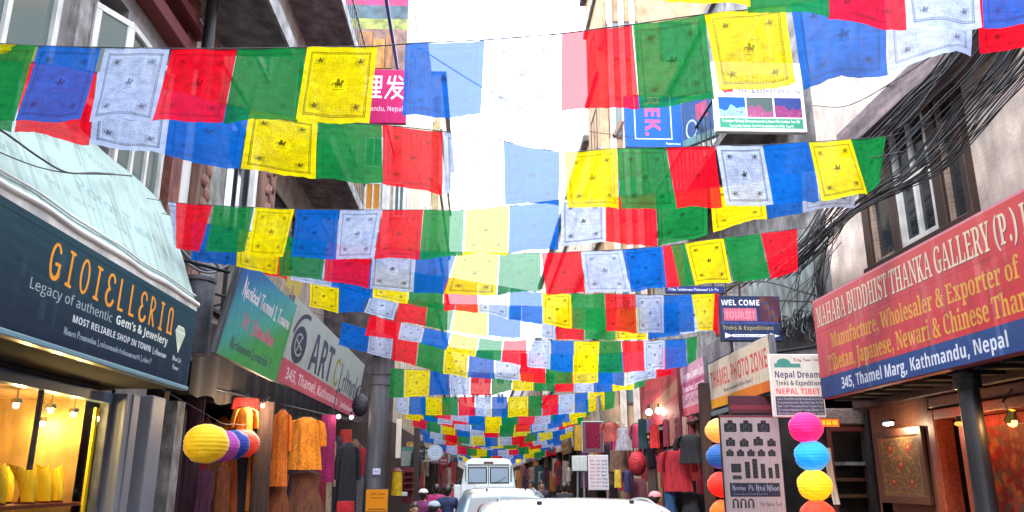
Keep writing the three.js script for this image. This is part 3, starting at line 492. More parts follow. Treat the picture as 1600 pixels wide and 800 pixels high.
{ // framed thanka and a painted one behind the lamp
  const tex = canvasTex(512, 640, (g, w, h) => {
    g.fillStyle = '#4a3a2a'; g.fillRect(0, 0, w, h); const r = seeded(77);
    for (let i = 0; i < 900; i++) { g.fillStyle = ['#6b4a2a', '#7d3520', '#4d5238', '#7a5c30', '#34323a', '#8b6a3c'][Math.floor(r() * 6)]; g.globalAlpha = 0.55; g.beginPath(); g.ellipse(r() * w, r() * h, 4 + 16 * r(), 3 + 9 * r(), r() * 3, 0, 7); g.fill(); }
    g.globalAlpha = 1; g.strokeStyle = '#6d5526'; g.lineWidth = 8; g.strokeRect(24, 24, w - 48, h - 48); g.fillStyle = '#6a2416'; for (const [x, y] of [[140, 130], [370, 130], [256, 320], [140, 500], [370, 500]]) { g.beginPath(); g.ellipse(x, y, 34, 44, 0, 0, 7); g.fill(); }
    g.fillStyle = '#8c6a38'; for (const [x, y] of [[140, 120], [370, 120], [256, 305], [140, 490], [370, 490]]) { g.beginPath(); g.ellipse(x, y, 14, 18, 0, 0, 7); g.fill(); }
  });
  const a = onX(1374, 672, 5.3), b = onX(1468, 778, 5.3), c = onX(1470, 668, 5.3);
  const g = board('framed_thanka', 'dark framed thanka painting of small figures hung beside the red door frame', 'painting', V(5.38, 1.36, -10.97), V(0, 0, 1.2), V(0, 0.93, 0), tex, { depth: 0.05, edge: mat('thf', col(0.1, 0.035, 0.02), { map: T.wood, roughness: 0.5 }), frame: 0.1 });
  const t2 = canvasTex(256, 512, (g, w, h) => { g.fillStyle = '#5c1210'; g.fillRect(0, 0, w, h); const r = seeded(5); for (let i = 0; i < 300; i++) { g.globalAlpha = 0.5; g.fillStyle = ['#8a2a18', '#5a4028', '#363f3a', '#8a4a20', '#4a1612'][Math.floor(r() * 5)]; g.beginPath(); g.ellipse(r() * w, r() * h, 6 + 18 * r(), 5 + 16 * r(), r() * 3, 0, 7); g.fill(); } g.globalAlpha = 1; });
  board('thanka_scroll', 'red thanka scroll under the yellow spotlight at the right edge', 'painting', V(5.54, 0.6, -8.8), V(0, 0, 0.8), V(0, 1.62, 0), t2, { depth: 0.02, edge: M.woodRed });
  const lp = onX(1582, 660, 5.15);
  const s = thing('spot_lamp', 'small yellow spotlight on a bent arm under the gallery sign', 'lamp', [lp.x, lp.y, lp.z]);
  part(s, 'shade', new THREE.CylinderGeometry(0.03, 0.065, 0.12, 18, 1, true).rotateX(0.4).translate(0, 0.06, 0), mat('shd', col(0.3, 0.18, 0.03), { side: THREE.DoubleSide, metalness: 0.6, roughness: 0.3 }), true);
  part(s, 'bulb', new THREE.SphereGeometry(0.045, 14, 10), glow('spot', col(1, 0.62, 0.1), 0.9), true);
  part(s, 'arm', tube([V(0, 0.1, -0.02), V(-0.02, 0.2, -0.06), V(0.06, 0.26, -0.1), V(0.12, 0.33, -0.1)], 0.01, 6, 20), M.chrome, true);
  lamp(lp.x, lp.y - 0.005, lp.z, col(1, 0.5, 0.12), 0.22, 2);
  const lo = onX(1500, 662, 5.22), ol = thing('orange_lamp', 'small orange lamp over the red door frame', 'lamp', [lo.x, lo.y, lo.z]);
  part(ol, 'bulb', new THREE.SphereGeometry(0.035, 12, 10).scale(1.6, 0.8, 1.6), glow('orl', col(1, 0.3, 0.05), 0.3), true); part(ol, 'holder', new THREE.CylinderGeometry(0.03, 0.04, 0.06, 12).translate(0, 0.05, 0), M.steelDark, true); lamp(lo.x - 0.02, lo.y, lo.z, col(1, 0.45, 0.15), 0.3, 2);
  const lq = onX(1388, 662, 5.2);
  const f = thing('small_lamp', 'small white lamp fitting above the framed thanka', 'lamp', [lq.x, lq.y, lq.z]);
  part(f, 'tube', rbox(-0.03, -0.02, -0.1, 0.03, 0.02, 0.1, 0.015), glow('tub', col(1, 0.9, 0.8), 0.35), true); part(f, 'holder', rbox(-0.035, 0.02, -0.12, 0.035, 0.045, 0.12, 0.01), M.steelDark, true);
  lamp(lq.x, lq.y - 0.05, lq.z, col(1, 0.7, 0.42), 0.3, 1.5);
}
// ---------------------------------------------------------------- right: the grey building after it, then peach and far ones
const RB = thing('grey_building', 'stained grey building with a balcony after the gallery', 'building', [5.7, 0, -17]);
{
  part(RB, 'wall', [box(5.7, 3.3, -25.6, 6.0, 13, -11.9)], M.concreteLight);
  part(RB, 'back_wall', box(9, 0, -25.6, 9.2, 13, -11.9), M.shopDark);
  parts(RB, 'side_wall', [box(5.7, 0, -25.8, 9, 13, -25.6), box(5.75, 0, -12.2, 9, 3.3, -11.9), box(5.3, 0.13, -15.2, 9, 3.3, -15.0)], M.shopDark);
  part(RB, 'ceiling', box(6.0, 3.28, -25.6, 9, 3.4, -12.2), M.shopDark);
  part(RB, 'floor', box(5.3, 0.13, -25.6, 9, 0.16, -12.2), M.paving);
  part(RB, 'roof', box(5.6, 13, -25.8, 9.2, 13.2, -11.9), M.concrete);
  part(RB, 'balcony_slab', box(4.7, 8.1, -21, 5.7, 8.28, -13.4), M.concrete);
  const rl = [rod(V(4.72, 9.2, -13.4), V(4.72, 9.2, -21), 0.03)]; for (let z = -13.4; z > -21; z -= 0.35) rl.push(rod(V(4.72, 8.28, z), V(4.72, 9.2, z), 0.015, 6)); part(RB, 'railing', rl, M.steelDark);
  wallWindow(RB, -1, 5.7, -14, -15.6, 8.6, 10.8, { glass: M.glassDark }); wallWindow(RB, -1, 5.7, -17.4, -19, 8.6, 10.8, { glass: M.glassDark }); wallWindow(RB, -1, 5.7, -17, -19, 5, 6.8, { glass: M.glassDark, frameMat: M.woodDark });
  part(RB, 'drain_pipe', rod(V(5.6, 3.3, -12.1), V(5.6, 13, -12.1), 0.06, 12), M.tin);
  for (let z = -12.4; z > -15.2; z -= 0.34) part(RB, 'tin_panel', rbox(5.36, 4.25, z - 0.33, 5.42, 5.62, z, 0.012), M.tin);
}
{
  const b = streetBuilding('peach_building', 'tall peach building with brown brackets against the white sky', -1, 4.15, -26, -29, nHz(940, -60, 26), M.plasterPeach, { frontCols: 2, glass: M.glassTeal, frame: M.woodBrown });
  const p = (u0, v0, u1, v1) => { const a = onZ(u0, v0, 25.8), c = onZ(u1, v1, 25.8); return rod(a, c, 0.09, 8); };
  part(b, 'bracket', p(937, 76, 946, 38), M.woodBrown); part(b, 'bracket', p(960, 213, 972, 190), M.woodBrown);
  for (const u of [950, 968, 985]) { const a = onZ(u, 0, 26).x; part(b, 'pilaster', box(a - 0.1, 3.2, -26, a + 0.1, nHz(940, -58, 26), -25.88), M.plasterCream); }
}
streetBuilding('street_building', 'white building on the right behind the peach one', -1, 4.2, -29.2, -55, nHz(900, 232, 30), M.plasterCream, { glass: M.glassTeal });
streetBuilding('street_building', 'brown building farther along the right side of the street', -1, 4.0, -55.2, -72, 11, mat('bk2', col(0.28, 0.17, 0.12), { map: T.plaster }), { frame: M.woodDark });
streetBuilding('street_building', 'farthest building on the right side of the street', -1, 4.0, -72.2, -125, 12, M.plasterGrey);
streetBuilding('street_building', 'pale building closing the far end of the street', 1, 8, -128, -140, 21.5, M.plasterCream, { deepX: 16, frontCols: 6 });

// ---------------------------------------------------------------- signs on the left
{
  const tex = canvasTex(1024, 512, (g, w, h) => {
    const gr = g.createLinearGradient(0, 0, 200, h); gr.addColorStop(0, '#2145a4'); gr.addColorStop(0.42, '#3c8fa6'); gr.addColorStop(0.75, '#48a39a'); gr.addColorStop(1, '#45a052'); g.fillStyle = gr; g.fillRect(0, 0, w, h);
    tinyPrint(g, 90, 96, 250, 84, '#d8cdd6', 41); tinyPrint(g, 380, 96, 300, 84, '#d8cdd6', 42); tinyPrint(g, 720, 96, 230, 84, '#d8cdd6', 43);
    fitText(g, 'Tel:', 190, 330, 130, 110, 'sans-serif', '#c26a80', 'bold'); tinyPrint(g, 370, 250, 380, 82, '#c26a80', 44); tinyPrint(g, 370, 253, 380, 82, '#c26a80', 45);
    tinyPrint(g, 130, 396, 700, 62, '#35505c', 46); wear(g, w, h, 0.14, 14);
  });
  board('tilted_shop_sign', 'blue to green shop sign leaning out over the street, with a phone line', 'shop sign', V(-3.6, 3.3, -10.95), V(0, 0, -3.3), V(0.28, 1.38, -0.05), tex, { depth: 0.1, edge: M.steelGrey });
  const art = canvasTex(2048, 460, (g, w, h) => {
    g.fillStyle = '#9aa3a0'; g.fillRect(0, 0, w, h); g.fillStyle = '#b04a5c'; g.fillRect(0, h * 0.72, w, h * 0.28);
    g.fillStyle = '#2c3244'; g.beginPath(); g.ellipse(230, 220, 130, 105, -0.3, 0, 7); g.fill(); g.strokeStyle = '#9aa3a0'; g.lineWidth = 12; g.beginPath(); g.ellipse(230, 220, 74, 60, 0, 0.6, 5.4); g.stroke(); g.beginPath(); g.moveTo(170, 200); g.lineTo(290, 240); g.moveTo(200, 260); g.lineTo(260, 170); g.stroke();
    g.strokeStyle = '#2c3244'; g.lineWidth = 26; g.beginPath(); g.moveTo(90, 180); g.quadraticCurveTo(170, 30, 350, 40); g.stroke();
    fitText(g, 'ART', 470, 318, 560, 330, 'sans-serif', '#333a50', 'bold'); g.strokeStyle = '#8a7a34'; g.lineWidth = 30; g.beginPath(); g.ellipse(1180, 215, 66, 88, 0, 0.5, 5.6); g.stroke();
    tinyPrint(g, 1280, 130, 700, 190, '#3e4452', 52);
    fitText(g, '345, Thamel, Kathmandu', 110, 430, 1250, 88, 'sans-serif', '#d6b7bd', 'bold'); tinyPrint(g, 1440, 372, 520, 58, '#d6b7bd', 53); wear(g, w, h, 0.12, 15);
  });
  board('art_shop_sign', 'long pale art shop sign with a round emblem and a red address band', 'shop sign', V(-3.6, 3.33, -14.3), V(0, 0, -9.1), V(0.22, 1.55, 0), art, { depth: 0.12, edge: M.steelGrey });
  board('yellowed_sign', 'yellowed sign showing above the blue and green one', 'shop sign', V(-3.75, 4.78, -12.8), V(0, 0, -3.2), V(0.1, 0.75, 0), canvasTex(512, 128, (g, w, h) => { g.fillStyle = '#9a8a66'; g.fillRect(0, 0, w, h); g.fillStyle = '#a9923a'; g.fillRect(w * 0.6, 0, w * 0.4, h); tinyPrint(g, 40, 40, 400, 46, '#6a6270', 57); wear(g, w, h, 0.25, 16); }), { depth: 0.06, edge: M.steelGrey });
  { const st = thing('sign_struts', 'steel struts holding the leaning signs off the left wall', 'bracket', [-4.2, 4.5, -17]); parts(st, 'strut', [[-11.2, 4.5], [-13.8, 4.5], [-15, 4.6], [-18, 4.6], [-21, 4.6], [-23, 4.6]].map(([z, y]) => rod(V(-3.6, y, z), V(-4.75, y + 0.3, z), 0.025)), M.steelDark); }
  solo('junction_drum', 'dark steel drum and wires between the awning and the leaning sign', 'fuse box', [new THREE.CylinderGeometry(0.24, 0.24, 1.1, 20).translate(-4.2, 3.95, -11.7), new THREE.CylinderGeometry(0.26, 0.26, 0.06, 20).translate(-4.2, 4.5, -11.7), tube([V(-4.6, 5.1, -11.3), V(-4.2, 4.7, -11.7), V(-4.0, 4.75, -12), V(-4.5, 5.2, -12.3)], 0.03), tube([V(-4.6, 4.9, -11.4), V(-4.1, 4.6, -11.6), V(-3.9, 4.9, -12.2)], 0.02)], M.steelGrey);
}
// ---------------------------------------------------------------- signs on the right
function frontBoard(name, label, category, u0, v1, u1, v0, D, tex, opt) { const a = onZ(u0, v1, D), b = onZ(u1, v1, D), c = onZ(u0, v0, D); return board(name, label, category, a, V(b.x - a.x, 0, 0), V(0, c.y - a.y, 0), tex, opt); }
{
  const him = canvasTex(1024, 700, (g, w, h) => {
    g.fillStyle = '#e6e3ea'; g.fillRect(0, 0, w, h);
    fitText(g, 'Trans Himalaya', 120, 200, 840, 120, 'sans-serif', '#33304a', 'bold'); fitText(g, 'Treks & Expedition', 250, 318, 560, 78, 'sans-serif', '#33304a', 'bold'); tinyPrint(g, 840, 268, 140, 50, '#7a6a80', 60);
    g.fillStyle = '#d8213f'; g.beginPath(); g.moveTo(80, 290); g.lineTo(140, 250); g.lineTo(140, 272); g.lineTo(220, 272); g.lineTo(220, 308); g.lineTo(140, 308); g.lineTo(140, 330); g.fill();
    const pic = (x, ww, a, b, c, s) => { g.fillStyle = a; g.fillRect(x, 360, ww, 200); const r = seeded(s); g.fillStyle = b; g.beginPath(); g.moveTo(x, 560); let px = x; while (px < x + ww) { g.lineTo(px, 430 + 80 * r()); px += 34; } g.lineTo(x + ww, 460); g.lineTo(x + ww, 560); g.fill(); g.fillStyle = c; for (let i = 0; i < 26; i++) { g.globalAlpha = 0.6; g.beginPath(); g.ellipse(x + 20 + r() * (ww - 40), 500 + 50 * r(), 16 * r(), 8 * r(), 0, 0, 7); g.fill(); } g.globalAlpha = 1; };
    pic(40, 306, '#1d55b0', '#7fb2dc', '#8a3a62', 61); pic(362, 300, '#4a5a5c', '#8a4a72', '#c96a94', 62); pic(680, 310, '#33417e', '#83386c', '#a86488', 63);
    g.fillStyle = '#3c8a70'; g.fillRect(40, 572, 950, 100); tinyPrint(g, 70, 584, 880, 30, '#cfe6d6', 64); tinyPrint(g, 150, 634, 720, 26, '#cfe6d6', 65);
  });
  const hb = frontBoard('trekking_board', 'white trekking board with three mountain pictures and a red arrow', 'sign', 1119, 205, 1262, 96, 12.3, him, { depth: 0.1, edge: M.whitePaint });
  { const st = thing('board_arms', 'steel arms behind the trekking board', 'bracket', [5.3, 8.4, -12.8]); parts(st, 'arm', [rod(V(5.0, 8.0, -12.42), V(5.7, 8.0, -13.2), 0.03), rod(V(5.2, 8.9, -12.42), V(5.7, 8.9, -13.2), 0.03)], M.steelDark); }
  const trek = canvasTex(512, 512, (g, w, h) => {
    g.fillStyle = '#1c57b0'; g.fillRect(0, 0, w, h); g.strokeStyle = '#d5e0ee'; g.lineWidth = 9; g.strokeRect(86, -40, 330, 470);
    g.save(); g.translate(170, -150); g.rotate(Math.PI / 2); fitText(g, 'TREK.', 0, -10, 560, 190, 'sans-serif', '#e0507c', 'bold'); g.restore(); tinyPrint(g, 360, 462, 130, 24, '#d5e0ee', 66);
  });
  frontBoard('blue_trek_sign', 'blue hanging sign with pink letters turned sideways inside a white line', 'sign', 978, 230, 1068, 150, 17, trek, { depth: 0.12, edge: flat(col(0.02, 0.07, 0.25)) });
  const a = onZ(1068, 232, 16.5);
  board('dark_blue_sign', 'dark blue sign with a ring and a red patch, turned beside the pink lettered one', 'sign', a, V(0.55, 0, 0.75), V(0, 1.1, 0), canvasTex(256, 256, (g, w, h) => { g.fillStyle = '#24406e'; g.fillRect(0, 0, w, h); g.fillStyle = '#8c3a5c'; g.fillRect(110, 40, 90, 90); g.strokeStyle = '#8fa3b8'; g.lineWidth = 10; g.beginPath(); g.ellipse(70, 170, 40, 50, 0, 0, 7); g.stroke(); g.fillStyle = '#4c6e74'; g.fillRect(0, 215, w, 41); wear(g, w, h, 0.2, 18); }), { depth: 0.1, edge: M.steelGrey });
  { const st = thing('sign_bracket', 'steel arms carrying the blue and dark blue signs', 'bracket', [4.6, 9.7, -17.1]); parts(st, 'arm', [rod(V(3.5, 10.4, -17.1), V(5.7, 10.4, -17.1), 0.035), rod(V(3.5, 9.1, -17.1), V(5.7, 9.1, -17.1), 0.035)], M.steelDark); }
  frontBoard('welcome_board', 'dark blue welcome board with a pink strip and a white arrow', 'sign', 1127, 533, 1224, 462, 13.0, canvasTex(1024, 740, (g, w, h) => {
    g.fillStyle = '#232f52'; g.fillRect(0, 0, w, h); g.fillStyle = '#4a2a3a'; g.fillRect(680, 0, w - 680, 420); g.fillStyle = '#55424a'; for (let i = 0; i < 40; i++) { g.globalAlpha = 0.3; g.fillStyle = i % 2 ? '#6a3a2a' : '#3a3a62'; g.beginPath(); g.ellipse(700 + (i * 37) % 300, (i * 53) % 420, 60, 40, i, 0, 7); g.fill(); } g.globalAlpha = 1;
    fitText(g, 'WEL COME', 30, 150, 660, 130, 'sans-serif', '#d8d8e4', 'bold'); g.fillStyle = '#b05a72'; g.fillRect(60, 200, 560, 210); fitText(g, 'TOURIST', 80, 370, 520, 160, 'sans-serif', '#c9808e', 'bold');
    g.fillStyle = '#34407a'; g.fillRect(0, 425, w, 40); fitText(g, 'Treks & Expeditions', 30, 560, 860, 90, 'sans-serif', '#8f8450', 'bold');
    g.fillStyle = '#d5d8e2'; g.beginPath(); g.moveTo(60, 610); g.lineTo(190, 660); g.lineTo(60, 700); g.fill(); g.fillRect(180, 636, 640, 44); g.beginPath(); g.moveTo(820, 612); g.lineTo(980, 660); g.lineTo(820, 704); g.fill(); tinyPrint(g, 230, 644, 540, 28, '#2a3a6a', 71); wear(g, w, h, 0.16, 19);
  }), { depth: 0.08 });
  frontBoard('notice_strip', 'narrow dark blue strip sign above the welcome board', 'sign', 1040, 458, 1132, 446, 13.4, canvasTex(512, 64, (g, w, h) => { g.fillStyle = '#26306a'; g.fillRect(0, 0, w, h); tinyPrint(g, 20, 16, 440, 30, '#b9bccd', 73); }), { depth: 0.06 });
  board('photo_shop_sign', 'cream photo shop sign with red letters and an orange lower band', 'shop sign', V(4.2, 2.88, -14.6), V(0, 0, 3.2), V(-0.02, 0.82, 0), canvasTex(1024, 300, (g, w, h) => {
    g.fillStyle = '#b3a596'; g.fillRect(0, 0, w, h); const gr = g.createLinearGradient(0, 0, w, 0); gr.addColorStop(0, '#c58a1c'); gr.addColorStop(1, '#b4561c'); g.fillStyle = gr; g.fillRect(0, h * 0.8, w, h * 0.2);
    fitText(g, 'THAMEL PHOTO ZONE', 26, 168, 960, 150, 'sans-serif', '#ad4545', 'bold'); tinyPrint(g, 260, 190, 480, 26, '#4a4650', 75); wear(g, w, h, 0.16, 20);
  }), { depth: 0.1, edge: M.steelGrey });
  board('blank_signboard', 'blank grey metal board above the photo shop sign', 'board', V(4.22, 3.72, -15.0), V(0, 0, 1.7), V(-0.02, 0.36, 0), canvasTex(256, 64, (g, w, h) => { g.fillStyle = '#77727a'; g.fillRect(0, 0, w, h); wear(g, w, h, 0.3, 22); }), { depth: 0.05, edge: M.steelGrey });
  board('pink_shop_sign', 'pink and white striped shop sign between the red one and the photo shop sign', 'shop sign', V(4.15, 2.88, -16.5), V(0, 0, 1.8), V(-0.02, 1.0, 0), canvasTex(512, 300, (g, w, h) => { g.fillStyle = '#b98a9c'; g.fillRect(0, 0, w, h); g.fillStyle = '#a0486e'; g.fillRect(0, 100, w, 70); g.fillStyle = '#b03c58'; g.fillRect(0, 250, w, 50); tinyPrint(g, 30, 30, 440, 54, '#e3d3dc', 81); tinyPrint(g, 30, 112, 440, 46, '#e3c3d2', 82); tinyPrint(g, 30, 186, 420, 46, '#7a3a5c', 83); wear(g, w, h, 0.15, 23); }), { depth: 0.1, edge: M.steelGrey });
  board('red_shop_sign', 'faded red shop sign with a tan diagonal stripe', 'shop sign', V(4.1, 2.86, -20.6), V(0, 0, 4.0), V(-0.02, 1.15, 0), canvasTex(512, 256, (g, w, h) => { g.fillStyle = '#9c3340'; g.fillRect(0, 0, w, h); g.fillStyle = '#97664e'; g.beginPath(); g.moveTo(0, 170); g.lineTo(w, 70); g.lineTo(w, 130); g.lineTo(0, 235); g.fill(); tinyPrint(g, 60, 40, 380, 56, '#7d2a36', 85); wear(g, w, h, 0.18, 24); }), { depth: 0.1, edge: M.maroon });
  frontBoard('trek_agency_board', 'white agency board with a green hill emblem, beside the red gallery sign', 'sign', 1209, 652, 1292, 553, 11.3, canvasTex(640, 760, (g, w, h) => {
    g.fillStyle = '#b9b4ae'; g.fillRect(0, 0, w, h); g.fillStyle = '#3f7a72'; g.beginPath(); g.ellipse(170, 110, 90, 62, 0, 3.14, 6.28); g.fill(); g.fillRect(50, 110, 330, 50); tinyPrint(g, 300, 40, 90, 50, '#7a3a3a', 91); tinyPrint(g, 420, 40, 190, 40, '#7a4a44', 92);
    fitText(g, 'Nepal Dream', 40, 286, 580, 110, 'sans-serif', '#2c2e52', 'bold'); fitText(g, 'Treks & Expedition', 50, 380, 570, 80, 'sans-serif', '#2b333a', 'bold'); fitText(g, 'NEPAL TIBET', 40, 488, 560, 96, 'sans-serif', '#c23a4c', 'bold');
    g.fillStyle = '#3c4152'; g.fillRect(30, 515, w - 40, h - 530); for (let i = 0; i < 5; i++) tinyPrint(g, 50, 532 + i * 44, 560, 26, '#8a8f9c', 94 + i); wear(g, w, h, 0.14, 25);
  }), { depth: 0.05, edge: M.whitePaint });
  frontBoard('camera_display_board', 'tall grey display board printed with black cameras and lenses', 'sign', 1144, 950, 1243, 648, 11.6, canvasTex(700, 1900, (g, w, h) => {
    g.fillStyle = '#8c8186'; g.fillRect(0, 0, w, h); g.fillStyle = '#6c2a34'; g.fillRect(0, 0, w, 20); const D = '#1d2026';
    const cam = (x, y, s) => { g.fillStyle = D; g.beginPath(); g.roundRect(x, y + 0.2 * s, s, 0.62 * s, 0.1 * s); g.fill(); g.beginPath(); g.roundRect(x + 0.3 * s, y, 0.42 * s, 0.3 * s, 0.08 * s); g.fill(); g.fillStyle = '#30343c'; g.beginPath(); g.arc(x + 0.52 * s, y + 0.52 * s, 0.27 * s, 0, 7); g.fill(); g.fillStyle = '#14161a'; g.beginPath(); g.arc(x + 0.52 * s, y + 0.52 * s, 0.17 * s, 0, 7); g.fill(); g.fillStyle = '#4a5666'; g.beginPath(); g.arc(x + 0.47 * s, y + 0.46 * s, 0.06 * s, 0, 7); g.fill(); };
    cam(40, 50, 150); cam(230, 50, 150); cam(440, 50, 150); cam(50, 230, 110); cam(215, 240, 105); cam(380, 220, 115); cam(545, 240, 100);
    for (let i = 0; i < 5; i++) cam(45 + i * 125, 352, 88);
    for (const [x, y, ww, hh] of [[90, 500, 120, 90], [100, 620, 110, 40], [255, 480, 60, 170], [345, 450, 60, 200], [440, 500, 55, 150], [530, 540, 50, 110], [610, 500, 50, 150]]) { g.fillStyle = D; g.beginPath(); g.roundRect(x, y, ww, hh, 12); g.fill(); g.fillStyle = '#3a3e46'; for (let k = 0.15; k < 0.9; k += 0.22) g.fillRect(x, y + hh * k, ww, 4); }
    g.fillStyle = '#1f2436'; g.fillRect(60, 695, 590, 140); tinyPrint(g, 90, 720, 160, 50, '#737a90', 101); tinyPrint(g, 280, 715, 340, 60, '#737a90', 102); tinyPrint(g, 100, 795, 400, 22, '#5a6078', 103);
    for (let i = 0; i < 3; i++) { g.strokeStyle = D; g.lineWidth = 16; g.beginPath(); g.arc(115 + i * 90, 890, 28, 3.14, 6.28); g.stroke(); g.fillStyle = D; g.fillRect(78 + i * 90, 890, 22, 60); g.fillRect(130 + i * 90, 890, 22, 60); } tinyPrint(g, 400, 890, 260, 40, '#4e4a52', 105);
    for (let i = 0; i < 5; i++) { g.save(); g.translate(130 + i * 55, 1040); g.rotate(0.6); g.fillStyle = D; g.fillRect(-9, -38, 18, 76); g.restore(); } cam(560, 990, 110); for (let i = 0; i < 4; i++) for (let k = 0; k < 4; k++) cam(60 + k * 155, 1150 + i * 170, 120);
    wear(g, w, h, 0.1, 26);
  }), { depth: 0.06, edge: M.steelDark });
  frontBoard('maroon_strip', 'dull red strip sign over the camera display board', 'sign', 1140, 647, 1212, 618, 11.9, canvasTex(256, 96, (g, w, h) => { g.fillStyle = '#4a2430'; g.fillRect(0, 0, w, h); g.fillStyle = '#6e2a36'; g.fillRect(0, 50, w, 24); }), { depth: 0.05 });
  { const st = thing('sign_struts', 'steel struts holding the right hand signs to the grey building', 'bracket', [5, 3.6, -16]); parts(st, 'strut', [[-12, 3.5], [-14.4, 3.5], [-15, 3.6], [-16.3, 3.6], [-17, 3.7], [-20, 3.7]].map(([z, y]) => rod(V(4.25, y, z), V(5.7, y + 0.2, z), 0.025)), M.steelDark); }
  // small orange signboard by the lanterns
  frontBoard('orange_sign', 'small orange lit signboard beside the pink paper lantern', 'sign', 1264, 668, 1313, 653, 10.9, canvasTex(256, 80, (g, w, h) => { g.fillStyle = '#c2570c'; g.fillRect(0, 0, w, h); g.fillStyle = '#e8a81e'; for (const [x, ww] of [[14, 16], [44, 10], [66, 30], [110, 26], [146, 40], [200, 40]]) g.fillRect(x, 16, ww, 46); g.fillStyle = '#c2570c'; g.fillRect(72, 36, 16, 10); g.fillRect(154, 28, 24, 10); }), { depth: 0.05, edge: M.woodDark, faceOpt: { roughness: 0.4 } });
}
// ---------------------------------------------------------------- wires
{ // the thick bundle along the right hand wall
  const g = thing('cable_bundle', 'thick sagging bundle of black cables along the cream wall', 'cables', [4.6, 5, -8]);
  const r = seeded(303), top = [[1480, 75], [1330, 240], [1250, 378], [1130, 452]], low = [[1640, 80], [1480, 262], [1340, 330], [1250, 428]];
  for (let i = 0; i < 44; i++) {
    const k = r(), e = (r() - 0.5) * 0.16, pts = [];
    for (let j = 0; j < 7; j++) {
      const t = j / 6 * 3, a = Math.min(2, Math.floor(t)), f = t - a, kk = Math.max(0, Math.min(1, k + e * Math.sin(j * 1.7 + i)));
      const lerp = (P, c) => P[a][c] + (P[a + 1][c] - P[a][c]) * f, u = lerp(top, 0) * (1 - kk) + lerp(low, 0) * kk, v = lerp(top, 1) * (1 - kk) + lerp(low, 1) * kk;
      pts.push(onX(u + (r() - 0.5) * 10, v + (r() - 0.5) * 8, 4.62 + 0.28 * r() + (j > 4 ? 0.25 : 0)));
    }
    pts.unshift(pts[0].clone().add(V(0.05, 0.9 + 0.2 * r(), 1.6)));
    part(g, 'cable', tube(pts, 0.006 + 0.008 * r() * r(), 5, 40), i % 4 ? M.blackRubber : M.cableGrey);
  }
}
const wire = (label, pts, r = 0.008) => solo('overhead_wire', label, 'wire', tube(pts, r, 5, 50), M.blackRubber);
wire('thin black wire drooping across the pale awning', [onX(-30, 190, -3.55), onX(0, 203, -3.55), onX(60, 245, -3.6), onX(100, 268, -3.62), onX(150, 270, -3.75), onX(206, 275, -4.3)], 0.009);
wire('second fainter wire over the pale awning', [onX(-20, 230, -3.55), onX(50, 258, -3.6), onX(90, 268, -3.62), onX(180, 273, -4.1)], 0.006);
wire('single wire crossing the upper cream wall to the cable bundle', [onX(1270, 165, 5.3), onX(1320, 166, 5.2), onX(1400, 125, 4.9), onX(1480, 70, 4.7)], 0.007);
wire('wire strung across the sky behind the front flags', [onZ(655, 75, 9), onZ(760, 140, 10), onZ(880, 195, 12), onZ(990, 215, 15)], 0.006);
wire('wire leaving the cable bundle over the grey tin panels', [onX(1110, 455, 4.9), onX(1190, 440, 4.9), onX(1250, 455, 5.0), onX(1300, 470, 5.1)], 0.014);
wire('wire running level under the tin panels', [onX(1120, 470, 5.0), onX(1220, 470, 5.05), onX(1275, 472, 5.1)], 0.013);
{ // loose tangle of wires over the tin panels
  const g = thing('wire_tangle', 'loose tangle of thin wires at the corner above the red gallery sign', 'wires', [5.0, 4.6, -11]), r = seeded(91);
  for (let i = 0; i < 16; i++) { const a = [1262 + r() * 60, 330 + r() * 60], b = [1190 + r() * 100, 455 + r() * 70]; part(g, 'wire', tube([onX(a[0], a[1], 5.0), onX((a[0] + b[0]) / 2 + 40 * (r() - 0.5), (a[1] + b[1]) / 2 + 24 * r(), 4.9), onX(b[0], b[1], 5.05)], 0.006, 5, 20), M.blackRubber); }
  for (let i = 0; i < 5; i++) { const c = onX(1225 + i * 12, 505 + 8 * Math.sin(i * 2), 5.0), l = []; for (let q = 0; q <= 24; q++) l.push(c.clone().add(V(0.05 * Math.sin(q), (0.12 + 0.02 * i) * Math.cos(q / 24 * 18.8), 0.14 * Math.sin(q / 24 * 18.8)))); part(g, 'cable_coil', tube(l, 0.01, 5, 60), i % 2 ? M.cableGrey : M.blackRubber); }
}
